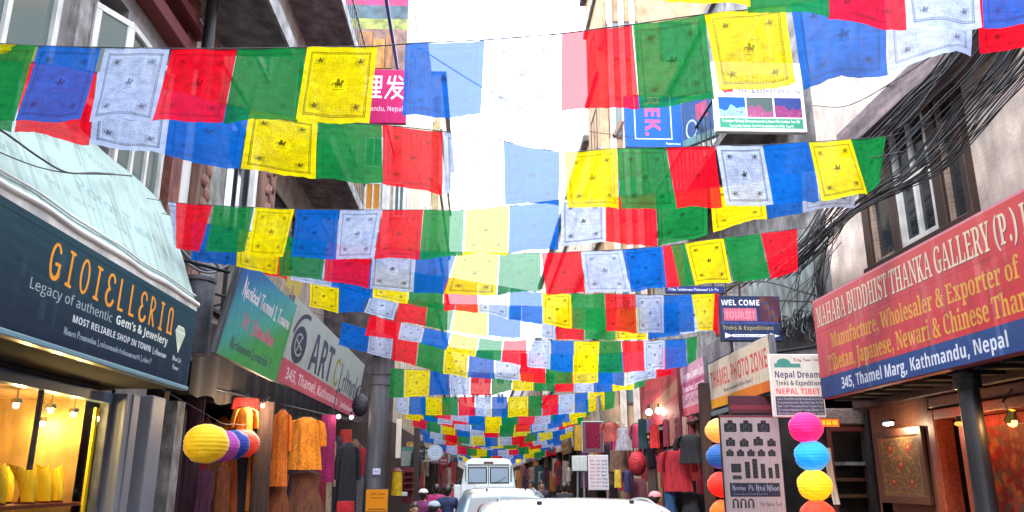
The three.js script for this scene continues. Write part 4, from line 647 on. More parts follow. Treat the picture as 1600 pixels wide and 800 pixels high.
// ---------------------------------------------------------------- prayer flags
function printTex(seed, ink) {
  return canvasTex(320, 340, (g, w, h) => {
    g.fillStyle = '#fff'; g.fillRect(0, 0, w, h); const r = seeded(seed), k = (a) => `rgba(0,0,0,${a * ink})`;
    // uneven dye, fading and the creases of the folded stack
    const im = g.getImageData(0, 0, w, h); for (let y = 0; y < h; y++) for (let x = 0; x < w; x++) { const q = 255 * Math.min(1, 0.96 + 0.12 * fbm(x / 90 + seed * 9, y / 60, 4) + 0.03 * (r() - 0.5) + 0.03 * Math.sin(y * 1.9) * Math.sin(x * 2.1)), i = (y * w + x) * 4; im.data[i] = im.data[i + 1] = im.data[i + 2] = q; } g.putImageData(im, 0, 0);
    for (const [a, b] of [[w * 0.34, 0], [w * 0.66, 0], [0, h * 0.5]]) { g.fillStyle = 'rgba(0,0,0,0.07)'; a ? g.fillRect(a, 0, 2.5, h) : g.fillRect(0, b, w, 2.5); }
    for (let i = 0; i < 500; i++) { g.fillStyle = k(0.03 * r()); g.fillRect(r() * w, r() * h, 30 * r(), 2); }
    const m = 26; g.strokeStyle = k(0.6); g.lineWidth = 3; g.strokeRect(m, m, w - 2 * m, h - 2 * m); g.lineWidth = 1.4; g.strokeRect(m + 8, m + 8, w - 2 * m - 16, h - 2 * m - 16);
    for (let i = m + 6; i < w - m; i += 9) { g.fillStyle = k(0.6); g.fillRect(i, m + 2, 4, 4); g.fillRect(i, h - m - 7, 4, 4); } for (let i = m + 6; i < h - m; i += 9) { g.fillRect(m + 2, i, 4, 4); g.fillRect(w - m - 7, i, 4, 4); }
    // rows of woodblock script, broken where the prints of the middle and corner beasts stand
    for (let y = m + 20; y < h - m - 12; y += 8.2) for (let x = m + 16; x < w - m - 14;) {
      const cw = 3 + 6 * r(); const cx = (x - w / 2) / (w * 0.13), cy = (y - h / 2) / (h * 0.12), corner = (Math.abs(x - w / 2) > w * 0.24) && (Math.abs(y - h / 2) > h * 0.29);
      if (cx * cx + cy * cy > 1 && !corner && r() > 0.06) { g.fillStyle = k(0.2 + 0.2 * r()); g.fillRect(x, y, cw, 1.4); g.fillRect(x + cw * 0.3, y, 1.3, 4.5); if (r() < 0.5) g.fillRect(x + cw * 0.7, y + 1, 1.2, 3.4); if (r() < 0.2) g.fillRect(x, y + 4, cw, 1); }
      x += cw + 1.8;
    }
    const beast = (x, y, s) => { g.fillStyle = k(0.42 + 0.25 * r()); g.beginPath(); g.ellipse(x, y, 15 * s, 7 * s, 0.05, 0, 7); g.fill(); g.beginPath(); g.ellipse(x + 15 * s, y - 9 * s, 5 * s, 6 * s, 0.5, 0, 7); g.fill(); for (const d of [-11, -5, 6, 12]) g.fillRect(x + d * s, y + 3 * s, 3 * s, 12 * s); g.beginPath(); g.moveTo(x - 13 * s, y - 3 * s); g.quadraticCurveTo(x - 24 * s, y - 8 * s, x - 22 * s, y + 8 * s); g.lineWidth = 3 * s; g.strokeStyle = k(0.5); g.stroke(); g.beginPath(); g.ellipse(x - 1 * s, y - 13 * s, 6 * s, 8 * s, 0, 0, 7); g.fill(); };
    beast(w / 2, h / 2 - 4, 1.05 + 0.25 * r()); g.fillStyle = k(0.5); g.fillRect(w / 2 - 26, h / 2 + 20, 52, 3);
    for (const [x, y] of [[70, 66], [w - 70, 66], [70, h - 66], [w - 70, h - 66]]) { g.fillStyle = k(0.12); g.fillRect(x - 24, y - 17, 48, 34); beast(x, y, 0.72); }
  });
}
const strong = [1, 0.75, 0.9, 0.6].map((k, i) => printTex(1 + i, k)), faint = [0.45, 0.3, 0.55, 0.22].map((k, i) => printTex(5 + i, k));
const FLAGC = { Y: col(0.96, 0.78, 0.0), G: col(0.005, 0.235, 0.05), R: col(0.85, 0.001, 0.018), W: col(0.5, 0.6, 0.86), B: col(0.0, 0.13, 0.57) };
const FLAGN = { Y: 'yellow', G: 'green', R: 'red', W: 'white', B: 'blue' };
const clothMats = {};
function cloth(c, k) {
  return clothMats[c + k] ??= new THREE.MeshPhysicalMaterial({ color: FLAGC[c], map: (c === 'Y' || c === 'W' ? strong : faint)[k], roughness: 0.95, specularIntensity: 0.12, transmission: 0.4, thickness: 0, transparent: true, opacity: c === 'W' ? 0.88 : 0.925, side: THREE.DoubleSide, bumpMap: T.creased, bumpScale: 0.011 });
}
const cordMat = mat('cord', col(0.05, 0.05, 0.06));
const interp = (P, u) => { for (let i = 0; i < P.length - 1; i++) if (u <= P[i + 1][0] || i === P.length - 2) { const t = (u - P[i][0]) / (P[i + 1][0] - P[i][0]); return P[i][1] + (P[i + 1][1] - P[i][1]) * t; } };
const fr = seeded(2024);
function flagCloth(tl, tr, br, bl, seed, amp, n = 12) {
  const r = seeded(seed), N = tr.clone().sub(tl).cross(bl.clone().sub(tl)).normalize(), w = tl.distanceTo(tr), p1 = r() * 6, p2 = r() * 6, f1 = 3 + 4 * r(), f2 = 8 + 6 * r(), tw = (r() - 0.5) * 0.12, cx = r() < 0.35 ? 0.12 * (r() - 0.3) : 0, fa = r() * 6, crease = 0.012 * (r() - 0.5);
  return sheet((s, t) => {
    const a = tl.clone().lerp(tr, s), b = bl.clone().lerp(br, s), q = a.lerp(b, t);
    const d = 0.75 * amp * w * ((0.02 + 0.055 * t) * Math.sin(f1 * s + p1 + t * 1.3) + (0.008 + 0.012 * t) * Math.sin(f2 * s + p2 - t * 2) + tw * t * (s - 0.5) + crease * (Math.abs(s - 0.34) < 0.06 ? 1 : 0) + 0.012 * Math.sin(9 * t + fa) * Math.sin(Math.PI * s) + 0.02 * t * Math.max(0, Math.sin(5 * s + 7 * t + fa)) + cx * Math.max(0, t - 0.75) * Math.max(0, s - 0.6) * 10);
    q.addScaledVector(N, d); q.y -= t > 0.999 ? 0.012 * w * (Math.sin(s * 40 + p1) * 0.5 + Math.sin(s * 91 + p2) * 0.5) : 0; q.y += w * 0.014 * Math.sin(Math.PI * s) * (1 - 2 * t) * -1 + 0.012 * w * t * Math.sin(s * 5 + p2);
    return q;
  }, n, n, true);
}
// one string as the photograph shows it: cord and hem heights along it, the colours, and where each flag starts and ends at its top and hem
function flagString(label, D0, D1, u0, u1, cordLine, hemLine, flags, { amp = 1, n = 12, cordR = 0.005 } = {}) {
  const Dat = (u) => D0 + (D1 - D0) * (u - u0) / (u1 - u0);
  const cp = []; for (let i = 0; i <= 40; i++) { const u = cordLine[0][0] + (cordLine[cordLine.length - 1][0] - cordLine[0][0]) * i / 40; cp.push(onZ(u, interp(cordLine, u), Dat(u))); }
  const mid = cp[20], g = thing('prayer_flag_string', label, 'prayer flags', [mid.x, mid.y, mid.z], 'strings of prayer flags across the street');
  part(g, 'cord', tube(cp, cordR, 5, 90), cordMat);
  flags.forEach(([c, a, b, e, f, dy = 0], i) => {
    const P = (u, v, j) => onZ(u, v, Dat(u) + j), gap = 0.6, sw = (fr() - 0.5) * 0.1, sv = (fr() - 0.5) * 0.08;
    const m = part(g, 'prayer_flag', flagCloth(P(a + gap, interp(cordLine, a), 0), P(b - gap, interp(cordLine, b), 0), P(f - gap, interp(hemLine, f) + dy, sw + sv), P(e + gap, interp(hemLine, e) + dy, sw), 100 + i * 7 + Math.round(u0), amp, n), cloth(c, (i * 7 + Math.round(u0)) % 4 < 0 ? 0 : (i * 7 + Math.abs(Math.round(u0))) % 4), false, `${FLAGN[c]} prayer flag with woodblock print`);
  });
  return g;
}
// flags given as boundaries: colours with one list of edges at the cord and one at the hem
const run = (cs, top, bot) => [...cs].map((c, i) => [c, top[i], top[i + 1], bot[i], bot[i + 1]]);

flagString('topmost string, cut by the upper edge: yellow, green, red and white hems', 4.2, 4.05, 1000, 1540,
  [[960, -140], [1170, -118], [1420, -88], [1700, -90]], [[1000, -4], [1035, 0], [1170, 13], [1293, 30], [1418, 47], [1540, 42], [1660, 36]],
  run('YGRWB', [1018, 1168, 1290, 1408, 1525, 1640], [1010, 1171, 1294, 1419, 1538, 1650]));
flagString('nearest full string, from the left window up to the top right corner', 5.0, 4.7, 0, 1640,
  [[-80, 63], [60, 72], [160, 74], [270, 76], [370, 76], [480, 74], [590, 72], [640, 68], [760, 62], [875, 53], [935, 45], [990, 38], [1100, 22], [1170, 15], [1235, 5], [1385, -20], [1530, -35], [1700, -50]],
  [[-90, 192], [25, 190], [135, 188], [240, 191], [350, 190], [463, 189], [577, 192], [628, 183], [752, 181], [870, 175], [1000, 167], [1115, 160], [1121, 146], [1242, 132], [1257, 137], [1390, 113], [1393, 106], [1525, 80], [1535, 80], [1680, 66]],
  [['Y', -70, 58, -70, 45, -96], ['G', -60, 58, -85, 22], ['B', 60, 158, 25, 127], ['W', 164, 266, 136, 239], ['R', 268, 371, 239, 350], ['G', 371, 478, 345, 464], ['Y', 480, 590, 463, 577], ['B', 633, 758, 628, 752], ['W', 765, 875, 753, 870], ['R', 877, 988, 876, 1000], ['G', 988, 1101, 1000, 1116], ['Y', 1100, 1228, 1121, 1242], ['B', 1235, 1385, 1257, 1390], ['W', 1379, 1510, 1393, 1525], ['R', 1520, 1650, 1535, 1670]]);
flagString('second string, just under the nearest one, ending green at the cables', 5.6, 8.2, 20, 1383,
  [[-60, 80], [38, 95], [150, 112], [265, 140], [383, 170], [495, 188], [597, 195], [692, 205], [787, 220], [875, 238], [965, 232], [1040, 230], [1118, 228], [1193, 226], [1262, 222], [1328, 218], [1400, 212], [1460, 190]],
  [[-100, 190], [20, 206], [138, 224], [250, 243], [375, 264], [490, 280], [597, 287], [692, 303], [790, 318], [872, 322], [970, 327], [1055, 326], [1133, 323], [1210, 320], [1285, 313], [1357, 304], [1376, 282]],
  [['G', -60, 36, -100, 18], ...run('RWBYGR', [40, 152, 270, 390, 497, 597, 692], [22, 140, 256, 375, 493, 598, 692]), ...run('WB', [693, 786, 875], [693, 790, 872]), ...run('YGRWBYG', [880, 964, 1042, 1118, 1193, 1263, 1329, 1384], [888, 970, 1058, 1133, 1210, 1286, 1357, 1376])]);
flagString('third string, starting at the pale awning corner with a red flag', 10.0, 8.2, 262, 1340,
  [[230, 310], [275, 317], [335, 321], [400, 324], [462, 327], [595, 328], [663, 328], [727, 328], [795, 322], [875, 312], [945, 309], [1025, 303], [1105, 294], [1190, 280], [1253, 268], [1340, 250], [1420, 235]],
  [[265, 386], [313, 394], [382, 392], [386, 400], [445, 402], [522, 405], [583, 405], [655, 405], [656, 400], [722, 399], [792, 397], [870, 391], [876, 384], [944, 379], [1027, 385], [1105, 369], [1115, 359], [1195, 344], [1253, 332], [1340, 322]],
  [...run('WR', [262, 276, 332], [272, 275, 313]), ['G', 334, 397, 322, 383], ['Y', 399, 461, 386, 445], ...run('BWRGYB', [462, 530, 597, 662, 726, 795, 875], [455, 523, 584, 655, 724, 794, 872]), ...run('WRG', [876, 946, 1025, 1106], [876, 947, 1028, 1106]), ...run('YBW', [1108, 1192, 1253, 1340], [1114, 1199, 1254, 1336])]);
flagString('fourth string, its blue and yellow flags just below the third string', 10.6, 9.6, 300, 1245,
  [[240, 330], [300, 345], [372, 358], [438, 368], [512, 378], [583, 386], [650, 392], [715, 394], [790, 396], [845, 395], [908, 393], [970, 390], [1035, 386], [1068, 380], [1130, 372], [1188, 365], [1246, 357], [1300, 350]],
  [[300, 408], [368, 415], [433, 431], [505, 437], [570, 451], [645, 457], [693, 460], [775, 461], [845, 453], [855, 462], [914, 458], [986, 455], [1042, 449], [1085, 446], [1143, 440], [1204, 436], [1246, 424]],
  [...run('BYGRWBYG', [300, 373, 439, 511, 581, 650, 715, 780, 845], [300, 367, 435, 504, 577, 646, 694, 776, 846]), ...run('RWB', [845, 908, 971, 1036], [853, 915, 986, 1043]), ['G', 1048, 1070, 1062, 1085], ...run('YGR', [1070, 1131, 1188, 1246], [1086, 1144, 1204, 1247])]);
flagString('fifth string, ending at the welcome board with a yellow and a red flag', 13.0, 12.4, 440, 1122,
  [[380, 372], [458, 392], [522, 404], [585, 414], [640, 425], [693, 432], [748, 442], [797, 450], [848, 458], [893, 459], [945, 459], [993, 460], [1037, 461], [1080, 460], [1122, 458], [1160, 456]],
  [[400, 428], [455, 438], [515, 449], [580, 465], [637, 475], [692, 486], [746, 487], [790, 499], [845, 506], [892, 513], [945, 518], [993, 520], [1037, 521], [1088, 518], [1118, 515], [1125, 526]],
  [['R', 400, 456, 392, 450], ...run('WBYGRWBYGRWB', [458, 522, 585, 640, 693, 747, 796, 847, 893, 945, 993, 1037, 1081], [453, 518, 582, 638, 693, 747, 795, 848, 894, 947, 996, 1038, 1087]), ['Y', 1080, 1118, 1090, 1117], ['R', 1116, 1123, 1113, 1124]]);
flagString('narrow red and white string glimpsed behind the fourth on the right', 12.2, 11.4, 900, 1100, [[880, 396], [950, 392], [1035, 384], [1120, 374]], [[880, 452], [950, 450], [1035, 450], [1120, 440]], [['W', 930, 975, 936, 984], ['R', 1034, 1067, 1038, 1071], ['B', 978, 1030, 985, 1036]]);
flagString('sixth string, crumpled yellow flag over the art sign at its left end', 14.6, 13.6, 480, 1110,
  [[430, 424], [485, 440], [528, 446], [570, 454], [622, 466], [668, 473], [712, 476], [762, 476], [815, 478], [870, 480], [915, 482], [965, 482], [1012, 478], [1060, 472], [1110, 462]],
  [[480, 478], [530, 490], [567, 487], [613, 501], [665, 510], [704, 518], [762, 526], [812, 528], [868, 531], [912, 531], [962, 531], [1012, 531], [1060, 524], [1110, 516]],
  run('YBWRGYBWRGYBW', [484, 530, 580, 625, 669, 712, 763, 815, 869, 914, 963, 1012, 1060, 1108], [482, 528, 567, 615, 664, 704, 762, 814, 868, 913, 962, 1012, 1062, 1110]), { amp: 1.3 });
flagString('seventh string, with a red flag in front of the art sign at its left', 17.0, 15.8, 575, 1075,
  [[520, 478], [578, 492], [626, 504], [662, 512], [705, 520], [748, 528], [786, 533], [825, 531], [862, 532], [897, 533], [937, 533], [972, 533], [1007, 533], [1040, 531], [1073, 529], [1110, 520]],
  [[560, 524], [622, 530], [657, 536], [690, 546], [744, 558], [782, 565], [824, 573], [861, 578], [896, 583], [935, 583], [972, 582], [1006, 580], [1038, 577], [1074, 573], [1090, 562]],
  run('RWBYGRWBYGRWBG', [578, 627, 663, 706, 748, 786, 824, 861, 897, 937, 971, 1006, 1039, 1072, 1090], [570, 622, 657, 698, 744, 783, 823, 860, 896, 935, 974, 1008, 1039, 1074, 1088]));
flagString('eighth string, its blue flag covering the top of the grey pole', 17.6, 17.0, 530, 1090,
  [[490, 488], [532, 502], [575, 514], [615, 525], [654, 534], [695, 542], [733, 547], [772, 550], [812, 552], [852, 553], [893, 554], [935, 553], [975, 550], [1020, 546], [1070, 540]],
  [[524, 538], [572, 551], [612, 562], [650, 572], [692, 584], [730, 590], [772, 592], [812, 595], [852, 600], [893, 600], [934, 598], [974, 604], [1022, 590], [1070, 584]],
  run('BWRGYBWRGYBWR', [534, 577, 615, 654, 695, 733, 772, 812, 852, 893, 935, 976, 1024, 1072], [528, 573, 612, 650, 692, 730, 773, 813, 853, 895, 935, 976, 1026, 1070]));
flagString('ninth string, with a large yellow flag right of the grey pole', 20.6, 20.0, 600, 1015,
  [[565, 564], [603, 574], [632, 577], [672, 579], [702, 581], [735, 582], [768, 583], [800, 584], [834, 583], [868, 583], [897, 582], [926, 581], [957, 579], [990, 574], [1020, 568]],
  [[603, 622], [631, 621], [668, 618], [700, 617], [731, 618], [766, 618], [800, 610], [834, 611], [867, 612], [896, 613], [926, 613], [956, 612], [990, 608], [1018, 600]],
  run('GYBWRGYGRWBYG', [604, 632, 672, 703, 735, 768, 800, 834, 867, 897, 926, 957, 991, 1018], [604, 631, 670, 702, 734, 767, 800, 834, 867, 896, 927, 957, 990, 1014]));
flagString('tenth string, right of the grey pole, white and blue flags at its left end', 25.4, 24.6, 605, 960,
  [[580, 612], [605, 617], [640, 620], [690, 621], [742, 620], [793, 620], [846, 618], [897, 615], [945, 611], [975, 606]],
  [[600, 642], [640, 648], [690, 649], [742, 650], [793, 652], [846, 650], [897, 646], [945, 641], [965, 636]],
  run('RWBYGRWBYGRWBYG', [600, 614, 639, 665, 690, 716, 742, 768, 793, 826, 847, 873, 898, 919, 945, 962], [599, 614, 638, 665, 691, 716, 743, 768, 793, 825, 847, 872, 897, 919, 945, 960]));
// the strings farther up the street, one every few metres
{
  const order = 'BWRGY';
  [26.6, 27.8, 29, 30.2, 31.6, 33, 34.6, 36.4, 38.4, 40.6, 43, 46, 49, 52.5, 56.5, 61, 66, 72, 80, 90].forEach((D, k) => {
    const r = seeded(500 + k), xl = D < 37.5 ? -2.55 : -2.2, xr = 3.95, y0 = D < 46 ? 3.95 - k * 0.06 + 0.3 * (r() - 0.5) : 3.9 + 0.7 * (r() - 0.5), sag = 0.2 + 0.4 * r(), n = Math.round((xr - xl) / (0.5 + 0.08 * r())), off = Math.floor(r() * 5);
    const C = (s) => V(xl + (xr - xl) * s, y0 + sag * Math.pow(2 * s - 1, 2) + 0.16 * (s - 0.5) * (r() > 2 ? 1 : k % 2 ? 1 : -1), -D + 0.6 * (s - 0.5));
    const names = ['eleventh', 'twelfth', 'thirteenth', 'fourteenth', 'fifteenth', 'sixteenth', 'seventeenth', 'eighteenth', 'nineteenth', 'twentieth', 'twenty-first', 'twenty-second', 'twenty-third', 'twenty-fourth', 'twenty-fifth', 'twenty-sixth', 'twenty-seventh', 'twenty-eighth', 'twenty-ninth', 'farthest'];
    const g = thing('prayer_flag_string', `${names[k]} string of small prayer flags up the street, counted from the camera`, 'prayer flags', [0.5, y0, -D], 'strings of prayer flags across the street');
    part(g, 'cord', tube(Array.from({ length: 17 }, (_, i) => C(i / 16)), 0.006, 4, 40), cordMat);
    const per = {};
    for (let i = 0; i < n; i++) {
      const c = order[(k % 2 ? i + off : 100 - i + off) % 5], a = C((i + 0.03) / n), b = C((i + 0.97) / n), h = 0.5 + 0.07 * r(), sw = (r() - 0.5) * 0.12;
      const geo = flagCloth(a, b, b.clone().add(V(sw, -h, 0.1 * (r() - 0.5))), a.clone().add(V(sw, -h, 0.1 * (r() - 0.5))), 900 + k * 50 + i, 1.4, 6);
      if (D < 42) part(g, 'prayer_flag', geo, cloth(c, i % 2), false, `${FLAGN[c]} prayer flag`); else (per[c] ??= []).push(geo);
    }
    for (const c of Object.keys(per)) part(g, 'prayer_flags', per[c], cloth(c, 0)).userData.kind = 'stuff';
  });
}
// ---------------------------------------------------------------- paper lanterns
function lanternGeo(r, squash = 0.9, ribs = 13) {
  const pts = []; for (let i = 0; i <= ribs * 4; i++) { const t = i / (ribs * 4), a = Math.PI * (0.06 + 0.88 * t), k = 1 + 0.012 * Math.cos(t * ribs * 2 * Math.PI); pts.push(new THREE.Vector2(Math.max(0.001, r * Math.sin(a) * k), -r * squash * Math.cos(a))); }
  return new THREE.LatheGeometry(pts, 40);
}
function lantern(label, p, r, material, group, glowI) {
  const g = thing('paper_lantern', label, 'lantern', [p.x, p.y, p.z], group);
  const sg = lanternGeo(r), sp = sg.attributes.position; for (let i = 0; i < sp.count; i++) { const x = sp.getX(i), y = sp.getY(i), z = sp.getZ(i), k = 1 + 0.035 * n2(x / r * 1.4 + p.z * 3, y / r * 1.2 + z / r * 1.5) - 0.012 * Math.max(0, Math.cos(Math.atan2(z, x) * 9)); sp.setXYZ(i, x * k, y * k, z * k); } sg.computeVertexNormals(); part(g, 'shade', sg, material, true);
  part(g, 'hoop', [new THREE.TorusGeometry(r * 0.2, 0.006, 6, 24).rotateX(Math.PI / 2).translate(0, r * 0.885, 0), new THREE.TorusGeometry(r * 0.2, 0.006, 6, 24).rotateX(Math.PI / 2).translate(0, -r * 0.885, 0), rod(V(-r * 0.2, r * 0.89, 0), V(r * 0.2, r * 0.89, 0), 0.004), rod(V(0, r * 0.89, 0), V(0, r * 1.25, 0), 0.004)], M.steelDark, true);
  if (glowI) lamp(p.x, p.y, p.z, glowI, 0.025, 3);
  return g;
}
const paper = (k, c, e = 0) => mats['paper' + k] ??= new THREE.MeshPhysicalMaterial({ color: c, roughness: 0.8, transmission: 0.35, thickness: 0, side: THREE.DoubleSide, emissive: c, emissiveIntensity: e });
{
  const gl = 'lanterns hung in a row outside the clothes shop', gr = 'lit lanterns hung one under another';
  const rail = []; for (const [u, D, r, c, k, n] of [[322, 10.9, 0.285, col(0.9, 0.66, 0.0), 'y', 'large yellow'], [346, 11.9, 0.25, col(0.5, 0.06, 0.45), 'p', 'purple'], [364, 12.8, 0.25, col(0.01, 0.06, 0.42), 'b', 'deep blue'], [381, 13.7, 0.25, col(0.85, 0.1, 0.04), 'r', 'orange red']]) { const p = onZ(u, 693 + (k === 'p' ? 4 : k === 'b' ? 2 : 0), D); lantern(`${n} paper lantern in the row by the clothes shop`, p, r, paper('L' + k, c, 0), gl); rail.push(p.clone().add(V(0, r * 1.25, 0))); }
  solo('lantern_line', 'thin line from which the row of four lanterns hangs', 'line', tube([V(-4.4, rail[0].y + 0.5, -10.2), ...rail, V(-4.5, rail[3].y + 0.6, -15.5)], 0.005, 5, 40), M.blackRubber);
  for (const [u, v, c, k, n] of [[1259, 668, col(0.9, 0.006, 0.24), 'pk', 'pink'], [1268, 712, col(0.006, 0.38, 0.75), 'cy', 'sky blue'], [1273, 758, col(0.95, 0.6, 0.006), 'ye', 'bright yellow'], [1278, 806, col(0.9, 0.05, 0.01), 're', 'orange red']]) lantern(`lit ${n} paper lantern in the stack beside the red gallery sign`, onZ(u, v, 11.0), 0.228, paper('R' + k, c, 0.04), gr, c);
  for (const [u, v, c, k, n] of [[1124, 673, col(0.95, 0.45, 0.1), 'or', 'pale orange'], [1126, 713, col(0.01, 0.12, 0.4), 'bl', 'dark blue'], [1128, 757, col(0.85, 0.03, 0.01), 'rd', 'red'], [1132, 801, col(0.95, 0.2, 0.01), 'o2', 'orange']]) lantern(`lit ${n} paper lantern in the stack left of the camera display board`, onZ(u, v, 12.3), 0.21, paper('S' + k, c, 0.025), gr, c);
}
// ---------------------------------------------------------------- clothes
function loft(rings, n = 28) { // rings: [centre, half width, half depth, fold amount, phase]
  return sheet((s, t) => {
    const f = t * (rings.length - 1), i = Math.min(rings.length - 2, Math.floor(f)), k = f - i, A = rings[i], B = rings[i + 1], a = s * Math.PI * 2, L = (j) => A[j] + (B[j] - A[j]) * k;
    const w = L(1), d = L(2), fo = 1 + L(3) * (Math.sin(a * 7 + L(4)) * 0.6 + Math.sin(a * 11 + 2 * L(4)) * 0.4);
    return A[0].clone().lerp(B[0], k).add(V(Math.cos(a) * w * fo, 0, Math.sin(a) * d * fo));
  }, n * 2, (rings.length - 1) * 3, false);
}
function garmentGeo(kind, w, h, seed = 1) { // hangs from its top, which is at y = 0
  const r = seeded(seed), p = r() * 6, W = w / 2, c = (y, x = 0) => V(x, -h * y, 0), out = [];
  if (kind === 'shirt' || kind === 'kurta') {
    const k = kind === 'kurta' ? 1.1 : 0.95;
    out.push(loft([[c(0), W * 0.2, 0.03, 0, p], [c(0.02), W * 0.3, 0.04, 0.01, p], [c(0.07), W * 0.62, 0.06, 0.01, p], [c(0.2), W * 0.6, 0.08, 0.03, p + 0.5], [c(0.5), W * 0.62 * k, 0.09, 0.06, p + 1], [c(1), W * 0.72 * k, 0.1, 0.1, p + 1.4]]));
    for (const s of [-1, 1]) { const q = (y, x) => V(s * x * W, -h * y, 0.01); out.push(loft([[q(0.06, 0.5), W * 0.12, 0.05, 0.02, p], [q(0.1, 0.68), W * 0.17, 0.06, 0.04, p], [q(0.34, 0.82), W * 0.16, 0.06, 0.08, p + 1], [q(0.55, 0.86), W * 0.15, 0.05, 0.08, p + 2]], 16)); }
  } else if (kind === 'dress') out.push(loft([[c(0), W * 0.25, 0.03, 0, p], [c(0.05), W * 0.7, 0.05, 0.01, p], [c(0.35), W * 0.6, 0.07, 0.04, p], [c(0.6), W * 0.8, 0.1, 0.1, p + 1], [c(1), W * 1.0, 0.14, 0.16, p + 1.5]]));
  else out.push(loft([[c(0), W * 0.85, 0.025, 0.02, p], [c(0.08), W * 0.9, 0.035, 0.08, p], [c(0.5), W * 0.92, 0.045, 0.14, p + 0.6], [c(1), W * 1.0, 0.05, 0.16, p + 1]]));
  return merge(out);
}
function clothMat(c) { const k = 'g' + c.getHexString(); return mats[k] ??= new THREE.MeshStandardMaterial({ color: c, map: T.cloth, roughness: 0.85, side: THREE.DoubleSide }); }
let gseed = 40;
function garment(label, kind, u, v, wpx, hpx, D, c, { turn = 0, group } = {}) {
  const p = onZ(u, v, D), q = onZ(u + wpx, v, D), b = onZ(u, v + hpx, D), w = q.x - p.x, h = p.y - b.y;
  const g = thing('hanging_garment', label, kind === 'shawl' ? 'shawl' : kind === 'dress' ? 'dress' : 'shirt', [p.x, p.y, p.z], group); g.rotation.y = turn; g.updateMatrixWorld(true);
  part(g, 'cloth', garmentGeo(kind, w, h, gseed++), clothMat(c), true);
  part(g, 'hanger', [tube([V(-w * 0.3, -h * 0.03, 0), V(0, 0.012, 0), V(w * 0.3, -h * 0.03, 0)], 0.008, 5, 12), tube([V(0, 0.012, 0), V(0, 0.06, 0), V(0.025, 0.09, 0), V(0.03, 0.06, 0)], 0.004, 5, 12)], M.steelDark, true);
  return g;
}
const O = col(1.0, 0.3, 0.008), O2 = col(0.95, 0.2, 0.006), DK = col(0.06, 0.025, 0.02), MG = col(0.42, 0.01, 0.12);
{ // left: the clothes shop
  const gl = 'garments hung outside the left clothes shop', t = 0.5, G = (l, k, u, v, w, h, D, c) => garment(l, k, u, v, w, h, D, c, { turn: t + R(-0.2, 0.2), group: gl });
  G('bright orange shirt hanging behind the red paper lantern', 'shirt', 384, 636, 44, 60, 13.9, O);
  G('small red top just under the corner of the leaning sign', 'shawl', 386, 622, 40, 18, 14.4, col(0.4, 0.01, 0.01));
  G('long dark brown shawl between the orange shirts', 'shawl', 418, 628, 26, 175, 14.4, DK);
  G('orange kurta with a long hem beside the dark shawl', 'kurta', 442, 640, 34, 120, 15.2, O2);
  G('widest orange patterned kurta in front of the clothes shop', 'kurta', 480, 652, 66, 82, 15.8, O);
  G('brown and orange striped skirt under the widest orange kurta', 'dress', 478, 736, 70, 90, 16.0, col(0.2, 0.06, 0.025));
  G('rust skirt under the long orange kurta', 'dress', 436, 738, 46, 90, 15.4, col(0.3, 0.07, 0.015));
  G('magenta shawl hanging to the right of the orange kurtas', 'shawl', 514, 648, 26, 106, 17, MG);
  G('darkest maroon shawl inside the shop behind the yellow lantern', 'shawl', 308, 610, 30, 190, 13.2, col(0.06, 0.012, 0.03));
  G('dark purple cloth hanging at the near end of the clothes shop', 'shawl', 281, 640, 24, 170, 12.7, col(0.05, 0.015, 0.04));
  G('dark orange cloth half hidden under the blue lantern', 'shawl', 350, 730, 24, 90, 13.6, col(0.3, 0.08, 0.02));
  G('plum shawl hanging below the yellow lantern', 'shawl', 322, 735, 26, 90, 13.2, col(0.12, 0.02, 0.07));
  G('black coat on a hanger next to the magenta shawl', 'kurta', 545, 692, 46, 106, 17.6, col(0.012, 0.012, 0.018));
  G('crimson cloth hanging left of the grey pole', 'shawl', 570, 700, 22, 42, 19, col(0.45, 0.01, 0.03));
  G('red cloth low down under the black coat', 'shawl', 540, 783, 30, 30, 16.8, col(0.6, 0.01, 0.02));
  G('pale grey cloth between the black coat and the pole', 'shawl', 566, 745, 20, 60, 19.4, col(0.22, 0.21, 0.24));
  const hr = thing('clothes_rail', 'dark rail from which the orange kurtas hang', 'rail', [-3.8, 3.0, -15]); part(hr, 'pipe', rod(onZ(300, 600, 12.8), onZ(560, 660, 19.5), 0.02), M.steelDark); part(hr, 'stay', [rod(onZ(400, 622, 14.6), onZ(400, 622, 14.6).add(V(0, 0.6, -0.3)), 0.012), rod(onZ(520, 650, 18), onZ(520, 650, 18).add(V(0, 0.6, -0.3)), 0.012)], M.steelDark);
  // black round bag at the end of the art sign
  const p = onZ(563, 633, 20), b = thing('black_bag', 'round black bag hanging at the far end of the art sign', 'bag', [p.x, p.y, p.z]);
  part(b, 'body', new THREE.SphereGeometry(0.24, 20, 14).scale(0.85, 1.15, 0.6), mat('bagb', col(0.012, 0.012, 0.02), { roughness: 0.5, bumpMap: T.bump, bumpScale: 0.02 }), true); part(b, 'strap', tube([V(-0.12, 0.2, 0), V(-0.05, 0.45, 0), V(0.05, 0.45, 0), V(0.12, 0.2, 0)], 0.015), M.blackRubber, true);
  for (const [u, v, D, n] of [[529, 651, 17, 'left'], [549, 652, 18, 'right']]) { const q = onZ(u, v, D), l = thing('shop_bulb', `small white bulb above the black coat, the ${n} one of two`, 'lamp', [q.x, q.y, q.z]); part(l, 'bulb', new THREE.SphereGeometry(0.05, 12, 10), glow('wb', col(1, 0.9, 0.8), 0.3), true); part(l, 'holder', new THREE.CylinderGeometry(0.025, 0.025, 0.08, 10).translate(0, 0.08, 0), M.steelDark, true); lamp(q.x, q.y, q.z, col(1, 0.8, 0.6), 0.08, 2); }
